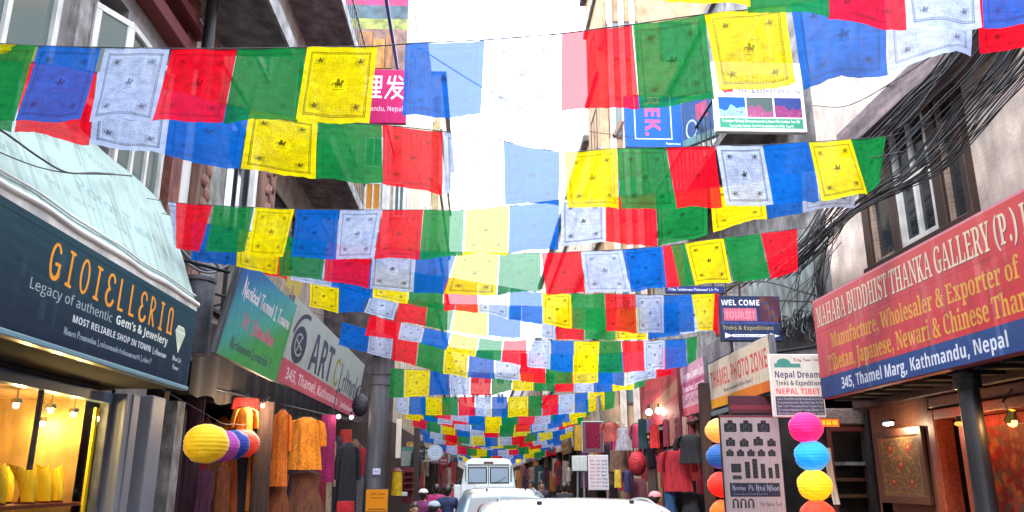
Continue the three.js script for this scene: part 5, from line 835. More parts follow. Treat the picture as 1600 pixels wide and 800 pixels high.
  const q = onZ(402, 645, 14.2); lamp(q.x + 0.15, q.y + 0.1, q.z + 0.25, col(1, 0.75, 0.45), 1.3, 2);
  const ql = thing('shop_bulb', 'warm bulb over the orange shirts under the leaning sign', 'lamp', [q.x + 0.15, q.y + 0.1, q.z + 0.25]); part(ql, 'bulb', new THREE.SphereGeometry(0.04, 12, 10), glow('wb2', col(1, 0.8, 0.5), 0.3), true); part(ql, 'holder', new THREE.CylinderGeometry(0.02, 0.02, 0.07, 10).translate(0, 0.07, 0), M.steelDark, true);
}
{ // right: the clothes and bag shop under its awning
  const aw = thing('dark_awning', 'dark teal awning sagging over the clothes on the right', 'awning', [4.3, 2.8, -19]);
  part(aw, 'canvas', sheet((s, t) => V(5.6 - 1.5 * t, 3.25 - 0.5 * t - 0.06 * Math.sin(s * 20) * t - 0.05 * Math.sin(t * 3), -15.3 - 9.5 * s), 50, 8), mat('awt', col(0.02, 0.045, 0.05), { map: T.grime, side: THREE.DoubleSide }));
  part(aw, 'edge_pipe', rod(V(4.08, 2.74, -15.3), V(4.08, 2.74, -24.8), 0.025), M.steelDark);
  const gl = 'small garments hung along the right shop front', G = (l, k, u, v, w, h, D, c, o = {}) => garment(l, k, u, v, w, h, D, c, { turn: -0.4 + R(-0.2, 0.2), group: gl, ...o });
  const cs = [col(0.2, 0.012, 0.03), col(0.35, 0.12, 0.1), col(0.12, 0.01, 0.03), col(0.4, 0.2, 0.16), col(0.25, 0.02, 0.04), col(0.3, 0.15, 0.12), col(0.14, 0.02, 0.05)], nm = ['dark red', 'dusty pink', 'dark plum', 'pale brick', 'crimson', 'brown pink', 'purple red'];
  cs.forEach((c, i) => G(`${nm[i]} scarf in the close row of scarves under the dark awning`, 'shawl', 1040 + i * 10, 656 - i * 1.5, 10, 42, 16.4 - i * 0.14, c));
  G('plain bright red scarf at the left end of the row of scarves', 'shawl', 1022, 664, 15, 36, 17, col(0.7, 0.02, 0.02));
  G('large red shirt hung over dark trousers by the timber post', 'shirt', 1057, 702, 62, 66, 15.6, col(0.5, 0.012, 0.03));
  G('black jacket hanging above the large red shirt', 'shirt', 1078, 680, 54, 44, 15.2, col(0.012, 0.012, 0.02));
  G('blue jeans hanging under the large red shirt', 'dress', 1046, 766, 26, 60, 15.7, col(0.012, 0.06, 0.18));
  G('dark skirt hanging under the large red shirt, right of the jeans', 'dress', 1078, 768, 36, 60, 15.7, col(0.015, 0.012, 0.02));
  G('teal shawl among the clothes left of the red scarf', 'shawl', 1003, 655, 14, 46, 18, col(0.01, 0.07, 0.08));
  G('grey flared dress in the middle of the right shop', 'dress', 974, 668, 26, 36, 20, col(0.3, 0.28, 0.34));
  G('coral striped top left of the grey dress', 'shirt', 953, 660, 34, 30, 21, col(0.55, 0.1, 0.08));
  G('cream and coral top behind the grey dress', 'shawl', 966, 658, 14, 24, 21.5, col(0.5, 0.35, 0.25));
  G('plum top right of the grey dress', 'shirt', 994, 662, 24, 38, 19, col(0.28, 0.01, 0.06));
  G('lilac scarf at the top of the right shop front', 'shawl', 1012, 656, 10, 20, 18, col(0.35, 0.22, 0.4));
  G('small dark jacket below the plum top', 'shirt', 1016, 690, 22, 40, 18.4, col(0.02, 0.016, 0.03));
  G('brown shawl below the dark jacket', 'shawl', 1018, 715, 16, 70, 18.4, col(0.1, 0.06, 0.05));
  G('mustard cloth low in the right shop', 'shawl', 965, 734, 12, 28, 20, col(0.6, 0.4, 0.03));
  G('brown patterned cloth above the mustard one', 'shawl', 966, 703, 30, 34, 20.4, col(0.16, 0.08, 0.05));
  G('navy shirt beside the round red bag', 'shirt', 980, 735, 18, 34, 19.6, col(0.02, 0.02, 0.1));
  G('maroon cloth under the round red bag', 'shawl', 994, 748, 34, 50, 19.8, col(0.14, 0.03, 0.05));
  G('dark trousers by the white price board', 'dress', 958, 756, 20, 44, 21, col(0.03, 0.02, 0.03));
  const p = onZ(996, 724, 19), b = thing('red_bag', 'round red bag hanging in the right shop', 'bag', [p.x, p.y, p.z]);
  part(b, 'body', new THREE.SphereGeometry(0.24, 22, 16).scale(0.85, 1.2, 0.6), mat('bagr', col(0.55, 0.01, 0.03), { map: T.cloth, roughness: 0.6, bumpMap: T.bump, bumpScale: 0.02 }), true); part(b, 'strap', tube([V(-0.1, 0.22, 0), V(-0.05, 0.45, 0), V(0.05, 0.45, 0), V(0.1, 0.22, 0)], 0.015), M.maroon, true);
  for (const [u, v, n] of [[1014, 644, 'left'], [1029, 642, 'right']]) { const q = onZ(u, v, 18.5), l = thing('shop_bulb', `bright white bulb under the red shop sign, the ${n} one of two`, 'lamp', [q.x, q.y, q.z]); part(l, 'bulb', new THREE.SphereGeometry(0.075, 14, 12), glow('wb3', col(1, 0.95, 0.8), 1.2), true); part(l, 'holder', new THREE.CylinderGeometry(0.03, 0.03, 0.1, 10).translate(0, 0.11, 0), M.steelDark, true); lamp(q.x, q.y, q.z, col(1, 0.88, 0.68), 0.25, 3); }
  solo('timber_post', 'dark timber post between the clothes and the left lantern stack', 'post', rbox(onZ(1098, 700, 13.2).x, 0.13, -13.3, onZ(1112, 700, 13.2).x, 3.2, -13.1, 0.02), M.woodDark);
  const wb = (n, l, u0, v1, u1, v0, D, draw) => frontBoard(n, l, 'sign', u0, v1, u1, v0, D, canvasTex(256, 256, draw), { depth: 0.03, edge: M.whitePaint });
  wb('price_board', 'white board with red and blue columns of small print', 920, 766, 952, 711, 20.5, (g, w, h) => { g.fillStyle = '#b5b2b8'; g.fillRect(0, 0, w, h); for (let i = 0; i < 8; i++) { tinyPrint(g, 20, 30 + i * 27, 60, 16, '#b04a56', 200 + i); tinyPrint(g, 100, 30 + i * 27, 50, 16, '#8a4a5a', 210 + i); tinyPrint(g, 170, 30 + i * 27, 70, 18, '#3a4468', 220 + i); } });
  wb('blank_board', 'plain white square board on thin legs left of the price board', 894, 736, 918, 712, 22, (g, w, h) => { g.fillStyle = '#c6ccca'; g.fillRect(0, 0, w, h); wear(g, w, h, 0.15, 31); });
  solo('easel', 'thin pale legs under the plain white square board', 'stand', [rod(onZ(903, 736, 22.05), onZ(902, 812, 22.05), 0.03), rod(onZ(912, 736, 22.05), onZ(914, 812, 22.05), 0.03)], M.tin);
  wb('maroon_banner', 'maroon banner on a grey board beside the last flags', 910, 707, 944, 658, 23, (g, w, h) => { g.fillStyle = '#5c4a54'; g.fillRect(0, 0, w, h); g.fillStyle = '#6a0d2c'; g.fillRect(40, 10, w - 80, h - 40); g.fillStyle = '#8a1636'; for (let i = 0; i < 14; i++) g.fillRect(60 + (i * 47) % 130, 30 + i * 14, 26, 10); });
  G('orange yellow cloth strip hanging at the end of the flags', 'shawl', 903, 664, 13, 40, 24, col(0.6, 0.32, 0.02));
}
const ORD = ['first', 'second', 'third', 'fourth', 'fifth', 'sixth', 'seventh', 'eighth', 'ninth', 'tenth', 'eleventh', 'twelfth', 'thirteenth', 'fourteenth', 'fifteenth', 'sixteenth', 'seventeenth', 'eighteenth', 'nineteenth', 'twentieth'];
{ // goods farther up on both sides, each a small hanging cloth or board
  const r = seeded(808), pal = [[col(0.5, 0.03, 0.03), 'red'], [col(0.55, 0.2, 0.04), 'orange'], [col(0.35, 0.25, 0.2), 'beige'], [col(0.1, 0.02, 0.06), 'plum'], [col(0.03, 0.1, 0.12), 'teal'], [col(0.5, 0.4, 0.35), 'cream'], [col(0.04, 0.04, 0.09), 'navy'], [col(0.4, 0.12, 0.12), 'dusty red']];
  for (let i = 0; i < 20; i++) { const u = 888 - i * 4.2, D = 26 + i * 2.2, c = pal[Math.floor(r() * 8)]; garment(`${c[1]} cloth far up the right side, ${ORD[i]} in line from the maroon banner`, r() < 0.5 ? 'shawl' : 'shirt', u, 712 + r() * 22 + i * 0.6, 8 + 7 * r(), 20 + 22 * r(), D, c[0], { group: 'far goods on the right side of the street' }); }
  for (let i = 0; i < 13; i++) { const u = 644 + i * 5.6, D = 27 + i * 3, c = pal[Math.floor(r() * 8)]; garment(`${c[1]} cloth far up the left side, ${ORD[i]} in line from the timber column`, r() < 0.5 ? 'shawl' : 'shirt', u, 712 + r() * 26, 8 + 8 * r(), 22 + 26 * r(), D, c[0], { group: 'far goods on the left side of the street' }); }
  garment('dark teal coat hanging beyond the dark timber column', 'kurta', 651, 700, 18, 84, 26, col(0.01, 0.06, 0.09));
  solo('timber_column', 'dark timber column on the left beyond the grey pole', 'post', rbox(onZ(646, 700, 25).x, 0.13, -25.3, onZ(655, 700, 25).x, 3.2, -25, 0.02), M.woodDark);
  solo('cream_screen', 'tall narrow cream screen beyond the grey pole', 'screen', rbox(onZ(618, 700, 23).x, nHz(620, 716, 23), -23.1, onZ(626, 700, 23).x, nHz(620, 655, 23), -23, 0.01), mat('crp', col(0.75, 0.66, 0.55)));
  frontBoard('faded_board', 'faded grey green board left of the round white sign', 'sign', 626, 729, 646, 698, 26, canvasTex(128, 192, (g, w, h) => { g.fillStyle = '#8a8e88'; g.fillRect(0, 0, w, h); g.fillStyle = '#4c7a70'; g.fillRect(0, 0, w, 40); wear(g, w, h, 0.2, 41); }), { depth: 0.04 });
  const p = onZ(680, 707, 27), s = thing('round_sign', 'round white sign with blue print hanging under the flags', 'sign', [p.x, p.y, p.z]);
  part(s, 'disc', new THREE.CylinderGeometry(0.25, 0.25, 0.06, 36).rotateX(Math.PI / 2), M.whitePaint, true);
  part(s, 'sign_face', new THREE.CircleGeometry(0.235, 36).translate(0, 0, 0.034), signFace(canvasTex(256, 256, (g, w, h) => { g.fillStyle = '#bccbdc'; g.fillRect(0, 0, w, h); g.strokeStyle = '#7f98b4'; g.lineWidth = 8; g.beginPath(); g.arc(w / 2, h / 2, 112, 0, 7); g.stroke(); for (let i = 0; i < 3; i++) tinyPrint(g, 60, 76 + i * 42, 140, 24, '#6b86a8', 240 + i); })), true);
  part(s, 'arm', rod(V(-0.25, 0, 0), V(-1.4, 0.0, 0), 0.02), M.steelDark, true);
  const yl = onZ(620, 755, 22), y = thing('yellow_lantern', 'long yellow cloth lantern hanging beyond the grey pole', 'lantern', [yl.x, yl.y, yl.z]);
  part(y, 'shade', new THREE.CylinderGeometry(0.13, 0.15, 0.62, 20, 8, true), mat('yll', col(0.85, 0.5, 0.0), { map: T.cloth, side: THREE.DoubleSide }), true); part(y, 'cap', new THREE.CylinderGeometry(0.06, 0.15, 0.08, 20).translate(0, 0.35, 0), M.maroon, true);
  solo('maroon_stall', 'maroon stall front with slatted shelves beyond the grey pole', 'stall', [box(onZ(628, 760, 24).x, 1.0, -24.2, onZ(645, 760, 24).x, 2.0, -24.1), ...[738, 747, 756, 766].map((v) => box(onZ(632, v, 23.9).x, nHz(632, v, 23.9), -24.1, onZ(645, v, 23.9).x, nHz(632, v, 23.9) + 0.03, -23.8))], M.maroon);
  solo('white_box', 'small white box on the maroon stall', 'box', rbox(onZ(621, 770, 23.5).x, nHz(630, 775, 23.5), -23.7, onZ(636, 770, 23.5).x, nHz(630, 769, 23.5), -23.4, 0.01), M.whitePaint);
}
{ // small shop signs far up the street
  const r = seeded(626), tints = ['#8a2f3c', '#31507e', '#b6a894', '#3f6b5c', '#a8742c', '#6a4a66', '#c2bdb6', '#2c3448'], nm = ['dull red', 'blue', 'beige', 'green', 'ochre', 'mauve', 'white', 'dark navy'];
  const tex = tints.map((c, i) => canvasTex(256, 96, (g, w, h) => { g.fillStyle = c; g.fillRect(0, 0, w, h); tinyPrint(g, 20, 16, 200, 30, i === 2 || i === 6 ? '#5a3a3a' : '#d8d0c8', 300 + i); tinyPrint(g, 30, 62, 180, 16, i === 2 || i === 6 ? '#5a5a66' : '#c8c0b8', 310 + i); wear(g, w, h, 0.2, 50 + i); }));
  for (let i = 0; i < 9; i++) { const k = (i * 3 + 1) % 8, z = -39 - i * 4.6; board('far_shop_sign', `${nm[k]} shop sign far up the left side, ${ORD[i]} beyond the painted building`, 'shop sign', V(-1.95 - 0.3 * r(), 2.7 + 0.3 * r(), z), V(0, 0, -2.6 - 1.4 * r()), V(0.12, 0.8 + 0.3 * r(), 0), tex[k], { depth: 0.08, edge: M.steelGrey, group: 'small shop signs far up the street' }); }
  for (let i = 0; i < 9; i++) { const k = (i * 5 + 2) % 8, z = -28 - i * 5.2; board('far_shop_sign', `${nm[k]} shop sign far up the right side, ${ORD[i]} beyond the red shop sign`, 'shop sign', V(3.85 - 0.3 * r(), 2.75 + 0.3 * r(), z), V(0, 0, 2.4 + 1.4 * r()), V(-0.1, 0.8 + 0.4 * r(), 0), tex[k], { depth: 0.08, edge: M.steelGrey, group: 'small shop signs far up the street' }); }
  for (let i = 0; i < 5; i++) { const k = (i * 3 + 4) % 8, D = 27 + i * 4; frontBoard('far_hanging_sign', `${nm[k]} sign hung across the left pavement, ${ORD[i]} beyond the yellow cloth lantern`, 'sign', 634 + i * 13, 716 + i * 3, 652 + i * 12, 690 + i * 6, D, tex[k], { depth: 0.06, edge: M.steelGrey, group: 'small shop signs far up the street' }); }
}
{ // second and third layers of stock, deeper inside both shops
  const r = seeded(4711), pal = [[col(0.5, 0.1, 0.01), 'rust'], [col(0.75, 0.2, 0.01), 'orange'], [col(0.3, 0.01, 0.03), 'wine red'], [col(0.1, 0.02, 0.08), 'aubergine'], [col(0.03, 0.02, 0.04), 'black'], [col(0.4, 0.02, 0.12), 'pink'], [col(0.2, 0.1, 0.06), 'brown'], [col(0.55, 0.03, 0.02), 'scarlet'], [col(0.02, 0.05, 0.12), 'blue black'], [col(0.45, 0.33, 0.2), 'sand']];
  for (let i = 0; i < 20; i++) { const u = 296 + i * 13.6, D = 14.4 + i * 0.36, c = pal[[3, 4, 2, 6, 1, 0, 4, 1, 0, 7, 2, 5, 4, 8, 3, 2, 9, 4, 7, 6][i]]; garment(`${c[1]} cloth deeper inside the left clothes shop, ${ORD[i]} from the lanterns end`, ['shawl', 'kurta', 'dress'][i % 3], u, 640 + 20 * r() + i * 1.6, 20 + 14 * r(), 110 + 60 * r(), D + 0.9, c[0], { turn: 0.4, group: 'stock inside the left clothes shop' }); }
  for (let i = 0; i < 20; i++) { const u = 1090 - i * 9.2, D = 16.5 + i * 0.42, c = pal[[2, 7, 4, 2, 6, 3, 7, 5, 4, 2, 9, 6, 7, 2, 5, 4, 2, 1, 9, 3][i]]; garment(`${c[1]} cloth deeper inside the right clothes shop, ${ORD[i]} from the timber post`, ['shirt', 'shawl', 'kurta'][i % 3], u, 668 + 30 * r(), 14 + 12 * r(), 40 + 50 * r(), D + 0.7, c[0], { turn: -0.4, group: 'stock inside the right clothes shop' }); }
}
{ // the grey pole and what is stuck on it
  const top = onZ(597, 560, 18), bot = onZ(574, 950, 18), g = thing('utility_pole', 'stout grey pole on the left, its top behind a blue flag', 'pole', [bot.x, 0.13, -18]);
  const P = (t) => V(bot.x + (top.x - bot.x) * t, 0.13 + (top.y - 0.13) * t, -18), a = P(0), b = P(1), h = b.y - a.y;
  const shaft = new THREE.CylinderGeometry(0.2, 0.235, h, 28, 12).applyMatrix4(new THREE.Matrix4().set(1, (b.x - a.x) / h, 0, 0, 0, 1, 0, 0, 0, 0, 1, 0, 0, 0, 0, 1)).translate((a.x + b.x) / 2, (a.y + b.y) / 2, -18);
  part(g, 'shaft', shaft, mat('pole', col(0.16, 0.165, 0.2), { map: T.grime, roughness: 0.6, bumpMap: T.bump, bumpScale: 0.004 }));
  for (const v of [585, 601]) { const y = nHz(590, v, 18), t = (y - a.y) / h, q = P(t); part(g, 'band', new THREE.CylinderGeometry(0.222, 0.222, 0.035, 28).translate(q.x, q.y, q.z), M.steelGrey); }
  part(g, 'cap', new THREE.CylinderGeometry(0.21, 0.21, 0.06, 28).translate(b.x, b.y + 0.03, -18), M.steelDark);
  frontBoard('yellow_poster', 'orange yellow poster with dark print tied to the grey pole', 'poster', 570, 800, 606, 764, 17.7, canvasTex(128, 128, (g2, w, h2) => { g2.fillStyle = '#d48410'; g2.fillRect(0, 0, w, h2); tinyPrint(g2, 24, 14, 84, 18, '#8a4a08', 251); tinyPrint(g2, 24, 42, 84, 12, '#8a4a08', 252); g2.fillStyle = '#8a4a08'; g2.fillRect(14, 112, 100, 8); }), { depth: 0.02, edge: M.woodBrown });
  frontBoard('pale_sticker', 'small pale blue sticker on the grey pole above the poster', 'sticker', 582, 742, 594, 732, 17.73, canvasTex(64, 64, (g2, w, h2) => { g2.fillStyle = '#b9bfe0'; g2.fillRect(0, 0, w, h2); tinyPrint(g2, 8, 20, 48, 16, '#5a6aa0', 255); }), { depth: 0.01, edge: M.whitePaint });
}
// ---------------------------------------------------------------- vehicles
function carGeo() {
  const pts = [[0, 0.28], [-0.03, 0.5], [0.06, 0.72], [0.3, 0.84], [0.98, 0.98], [1.3, 1.2], [1.62, 1.43], [1.9, 1.51], [2.25, 1.53], [2.7, 1.515], [3.15, 1.46], [3.4, 1.37], [3.58, 1.0], [3.66, 0.78], [3.66, 0.4], [3.6, 0.28]].map(([a, b]) => V(0, b, -a));
  const crv = new THREE.CatmullRomCurve3(pts, false, 'catmullrom', 0.4), N = 90, M_ = 28, at = (t) => crv.getPoint(t);
  const half = (y) => (y < 0.88 ? 0.8 : 0.8 - 0.15 * THREE.MathUtils.smoothstep(y, 0.86, 1.6) * 1.15);
  const S = (s, t, off = 0) => { const p = at(t), v = s * 2 - 1, e = Math.max(0, (Math.abs(v) - 0.72) / 0.28), rr = 1 - Math.sqrt(Math.max(0, 1 - e * e)); const m = V(0, p.y < 0.95 ? 0.8 : p.y, -1.85 + (p.z + 1.85) * 0.2), dir = V(0, 0.75, -1.85).sub(p).normalize(); const q = p.clone().addScaledVector(dir, 0.055 * rr + 0.03 * v * v - off); q.x = v * half(p.y) + off * Math.sign(v) * (Math.abs(v) > 0.98 ? 1 : 0); return q; };
  return { body: (() => { const shell = sheet((s, t) => S(s, t), M_, N, true); const caps = []; for (const sd of [0, 1]) { const ring = []; for (let i = 0; i <= N; i++) ring.push(S(sd, i / N)); const c = ring.map((p) => new THREE.Vector2(p.z, p.y)); const tri = THREE.ShapeUtils.triangulateShape(c, []); const pos = []; for (const f of tri) for (const k of (sd ? f : [...f].reverse())) pos.push(ring[k].x, ring[k].y, ring[k].z); const g = new THREE.BufferGeometry(); g.setAttribute('position', new THREE.Float32BufferAttribute(pos, 3)); g.setAttribute('uv', new THREE.Float32BufferAttribute(new Float32Array(pos.length / 3 * 2), 2)); g.computeVertexNormals(); caps.push(g); } return merge([shell, ...caps]); })(), S, half };
}
const CG = carGeo();
function findT(z) { let b = 0, bd = 9; for (let i = 0; i <= 400; i++) { const p = CG.S(0.5, i / 400); const d = Math.abs(p.z + z) + (p.y < 0.8 ? 9 : 0); if (d < bd) { bd = d; b = i / 400; } } return b; }
function makeCar(name, label, pos, paint) {
  const g = thing(name, label, 'car', pos), win = (z0, z1, s0, s1) => { const a = findT(z0), b = findT(z1); return sheet((s, t) => CG.S(s0 + (s1 - s0) * s, a + (b - a) * t, 0.006), 16, 10, true); };
  const body = part(g, 'body', CG.body, paint, true);
  part(g, 'windscreen', win(1.02, 1.56, 0.12, 0.88), M.glassDark, true); part(g, 'rear_window', win(3.42, 3.56, 0.14, 0.86), M.glassDark, true);
  for (const sd of [-1, 1]) {
    for (const [za, zb] of [[1.22, 2.05], [2.12, 2.85], [2.92, 3.3]]) { const x = (y) => sd * (CG.half(y) + 0.004); part(g, 'side_window', sheet((s, t) => { const z = za + (zb - za) * s, y0 = 0.97, y1 = Math.min(1.38, 0.98 + Math.max(0, z - 1.15) * 0.85), y = y1 + (y0 - y1) * t; return V(x(y), y, -z); }, 6, 4, sd > 0), M.glassDark, true); }
    const mr = part(g, 'mirror', rbox(sd * 0.82 - 0.08, 0.98, -1.26, sd * 0.82 + 0.08, 1.1, -1.18, 0.03), paint, true);
    part(g, 'headlight', new THREE.SphereGeometry(0.1, 14, 10).scale(1.2, 0.7, 0.6).translate(sd * 0.58, 0.68, -0.06), M.chrome, true);
    part(g, 'tail_light', rbox(sd * 0.7 - 0.06, 0.85, -3.66, sd * 0.7 + 0.06, 1.15, -3.56, 0.02), flat(col(0.4, 0.01, 0.01), { roughness: 0.2 }), true);
    for (const z of [-0.68, -2.98]) { const w = part(g, 'wheel', new THREE.TorusGeometry(0.22, 0.085, 12, 28).rotateY(Math.PI / 2).translate(sd * 0.74, 0.3, z), M.blackRubber, true); part(w, 'rim', new THREE.CylinderGeometry(0.17, 0.17, 0.12, 20).rotateZ(Math.PI / 2).translate(sd * 0.755, 0.3, z), M.chrome, true); }
    part(g, 'roof_gutter', tube([1.7, 2.1, 2.6, 3.1].map((z) => CG.S(sd < 0 ? 0.1 : 0.9, findT(z), 0.012)), 0.008, 6, 20), mat('gut', col(0.3, 0.32, 0.32), { roughness: 0.4 }), true);
  }
  part(g, 'bumper', rbox(-0.78, 0.3, -0.06, 0.78, 0.5, 0.06, 0.04), paint, true);
  part(g, 'aerial', [rod(CG.S(0.3, findT(1.85), 0), CG.S(0.3, findT(1.85), 0.02), 0.018), rod(CG.S(0.78, findT(1.9), 0), CG.S(0.78, findT(1.9), 0.02), 0.016)], M.steelDark, true);
  return g;
}
makeCar('parked_car', 'white car nearest the camera, only its roof in view at the lower edge', [0.64, 0, -3.55], M.carWhite);
makeCar('parked_car', 'dark car whose roof shows between the near white car and the van', [0.36, 0, -11.2], M.carNavy);
{ // white van seen from behind
  const x0 = onZ(722, 760, 24).x, x1 = onZ(804, 760, 24).x, c = (x0 + x1) / 2, W = (x1 - x0) / 2, H = 2.2;
  const g = thing('white_van', 'boxy white van farther up the street with two rear windows', 'van', [c, 0, -24]);
  const sh = new THREE.Shape(); sh.moveTo(-W, 0.4); sh.lineTo(-W, 1.25); sh.quadraticCurveTo(-W, 1.4, -W * 0.97, 1.5); sh.lineTo(-W * 0.87, H - 0.22); sh.quadraticCurveTo(-W * 0.84, H - 0.02, -W * 0.62, H); sh.lineTo(W * 0.62, H); sh.quadraticCurveTo(W * 0.84, H - 0.02, W * 0.87, H - 0.22); sh.lineTo(W * 0.97, 1.5); sh.quadraticCurveTo(W, 1.4, W, 1.25); sh.lineTo(W, 0.4); sh.closePath();
  part(g, 'body', new THREE.ExtrudeGeometry(sh, { depth: 4, bevelEnabled: true, bevelSize: 0.05, bevelThickness: 0.06, bevelSegments: 3, curveSegments: 10 }).translate(0, 0, -4.06), M.carWhite, true);
  const gl = mat('vanglass', col(0.16, 0.26, 0.36), { roughness: 0.05 });
  for (const s of [-1, 1]) { const w = part(g, 'rear_window', rbox(s * 0.07, 1.58, 0.0, s * (W * 0.76), 1.98, 0.016, 0.006), gl, true); part(w, 'seal', [rbox(s * 0.04, 1.55, 0, s * W * 0.79, 1.58, 0.022, 0.005), rbox(s * 0.04, 1.98, 0, s * W * 0.79, 2.01, 0.022, 0.005), rbox(s * 0.04, 1.58, 0, s * 0.07, 1.98, 0.022, 0.005), rbox(s * W * 0.76, 1.58, 0, s * W * 0.79, 1.98, 0.022, 0.005)], M.steelDark, true);
    part(g, 'tail_light', rbox(s * W * 0.9, 0.85, -0.02, s * W * 0.99, 1.2, 0.02, 0.01), flat(col(0.4, 0.01, 0.01), { roughness: 0.2 }), true); part(g, 'mirror', rbox(s * (W + 0.02), 1.4, -3.2, s * (W + 0.2), 1.66, -3.1, 0.02), M.steelDark, true);
    for (const z of [-0.75, -3.2]) part(g, 'wheel', new THREE.TorusGeometry(0.24, 0.1, 12, 26).rotateY(Math.PI / 2).translate(s * (W - 0.08), 0.34, z), M.blackRubber, true); }
  part(g, 'roof_gutter', [rbox(-W * 0.8, H - 0.14, 0.0, W * 0.8, H - 0.1, 0.04, 0.01), rbox(-W * 0.9, 1.6, -0.01, -W * 0.84, H - 0.14, 0.03, 0.01), rbox(W * 0.84, 1.6, -0.01, W * 0.9, H - 0.14, 0.03, 0.01)], M.tin, true);
  part(g, 'brake_light', rbox(-0.14, H - 0.1, 0, 0.14, H - 0.04, 0.03, 0.01), flat(col(0.12, 0.02, 0.02)), true);
  part(g, 'number_plate', rbox(-0.22, 0.68, 0.0, 0.22, 0.8, 0.02, 0.005), flat(col(0.4, 0.02, 0.02)), true); part(g, 'wiper', tube([V(0.1, 1.56, 0.03), V(0.3, 1.62, 0.035), V(0.5, 1.74, 0.03)], 0.008, 5, 8), M.blackRubber, true); part(g, 'door_handle', rbox(0.08, 1.2, 0, 0.2, 1.25, 0.04, 0.01), M.steelDark, true);
  part(g, 'door_seam', rbox(-0.012, 0.5, 0, 0.012, 2.04, 0.012, 0.003), M.steelDark, true); part(g, 'bumper', rbox(-W, 0.4, -0.02, W, 0.62, 0.1, 0.03), M.steelDark, true); part(g, 'shelf', rbox(-W * 0.5, 1.4, 0.0, W * 0.95, 1.52, 0.08, 0.02), M.carWhite, true);
  const dg = part(g, 'open_door', rbox(-W - 0.22, 0.5, 0.0, -W - 0.03, 1.52, 0.5, 0.03), M.carWhite, true, 'white side door standing open on the left');
}
// ---------------------------------------------------------------- people
function fieldGeo(bones, lo, hi, cell, k = 0.018) {
  const size = Math.max(hi.x - lo.x, hi.y - lo.y, hi.z - lo.z), N = Math.ceil(size / cell) + 4, mc = new MarchingCubes(N, undefined, false, false, 400000), S = cell * N / 2, C = lo.clone().add(hi).multiplyScalar(0.5);
  const acc = new Float32Array(N * N * N), q = V(0, 0, 0);
  for (const [a, b, ra, rb] of bones) {
    const ab = b.clone().sub(a), L2 = Math.max(1e-9, ab.lengthSq()), m = Math.max(ra, rb) + k * 6 + cell * 2;
    const rg = (c) => [Math.max(0, Math.floor((Math.min(a[c], b[c]) - m - C[c]) / cell + N / 2)), Math.min(N - 1, Math.ceil((Math.max(a[c], b[c]) + m - C[c]) / cell + N / 2))];
    const [x0, x1] = rg('x'), [y0, y1] = rg('y'), [z0, z1] = rg('z');
    for (let z = z0; z <= z1; z++) for (let y = y0; y <= y1; y++) for (let x = x0; x <= x1; x++) {
      q.set((x - N / 2) * cell + C.x - a.x, (y - N / 2) * cell + C.y - a.y, (z - N / 2) * cell + C.z - a.z);
      const t = Math.max(0, Math.min(1, q.dot(ab) / L2)), d = Math.hypot(q.x - ab.x * t, q.y - ab.y * t, q.z - ab.z * t) - (ra + (rb - ra) * t);
      acc[x + y * N + z * N * N] += Math.exp(-d / k);
    }
  }
  for (let i = 0; i < acc.length; i++) mc.field[i] = acc[i] > 0 ? Math.max(-1, Math.min(1, k * Math.log(acc[i]))) : -1;
  mc.isolation = 0; mc.update();
  const n = mc.count, p = new Float32Array(n * 3), nn = new Float32Array(n * 3); p.set(mc.positionArray.subarray(0, n * 3)); nn.set(mc.normalArray.subarray(0, n * 3));
  for (let i = 0; i < n; i++) { p[i * 3] = p[i * 3] * S + C.x; p[i * 3 + 1] = p[i * 3 + 1] * S + C.y; p[i * 3 + 2] = p[i * 3 + 2] * S + C.z; }
  const g = new THREE.BufferGeometry(); g.setAttribute('position', new THREE.BufferAttribute(p, 3)); g.setAttribute('normal', new THREE.BufferAttribute(nn, 3)); g.setAttribute('uv', new THREE.BufferAttribute(new Float32Array(n * 2), 2));
  g.computeVertexNormals(); return g;
}
function handBones(w, s, dirDown) { // palm, five fingers, relaxed
  const B = [], P = (x, y, z) => w.clone().add(V(x * s, y, z)); B.push([P(0, -0.01, 0), P(0.0, -0.075, 0.006), 0.026, 0.03], [P(0, -0.03, -0.02), P(0, -0.08, -0.022), 0.018, 0.016], [P(0, -0.03, 0.02), P(0, -0.08, 0.024), 0.018, 0.016]);
  [[-0.03, 0.06], [-0.011, 0.07], [0.009, 0.066], [0.028, 0.052]].forEach(([z, L]) => { const a = P(0, -0.085, z), b = P(-0.006, -0.085 - L * 0.5, z * 1.1), c = P(-0.022, -0.085 - L * 0.95, z * 1.12); B.push([a, b, 0.0095, 0.009], [b, c, 0.009, 0.0075]); });
  B.push([P(-0.004, -0.035, 0.03), P(-0.014, -0.075, 0.052), 0.013, 0.011], [P(-0.014, -0.075, 0.052), P(-0.022, -0.105, 0.056), 0.0105, 0.009]); return B;
}
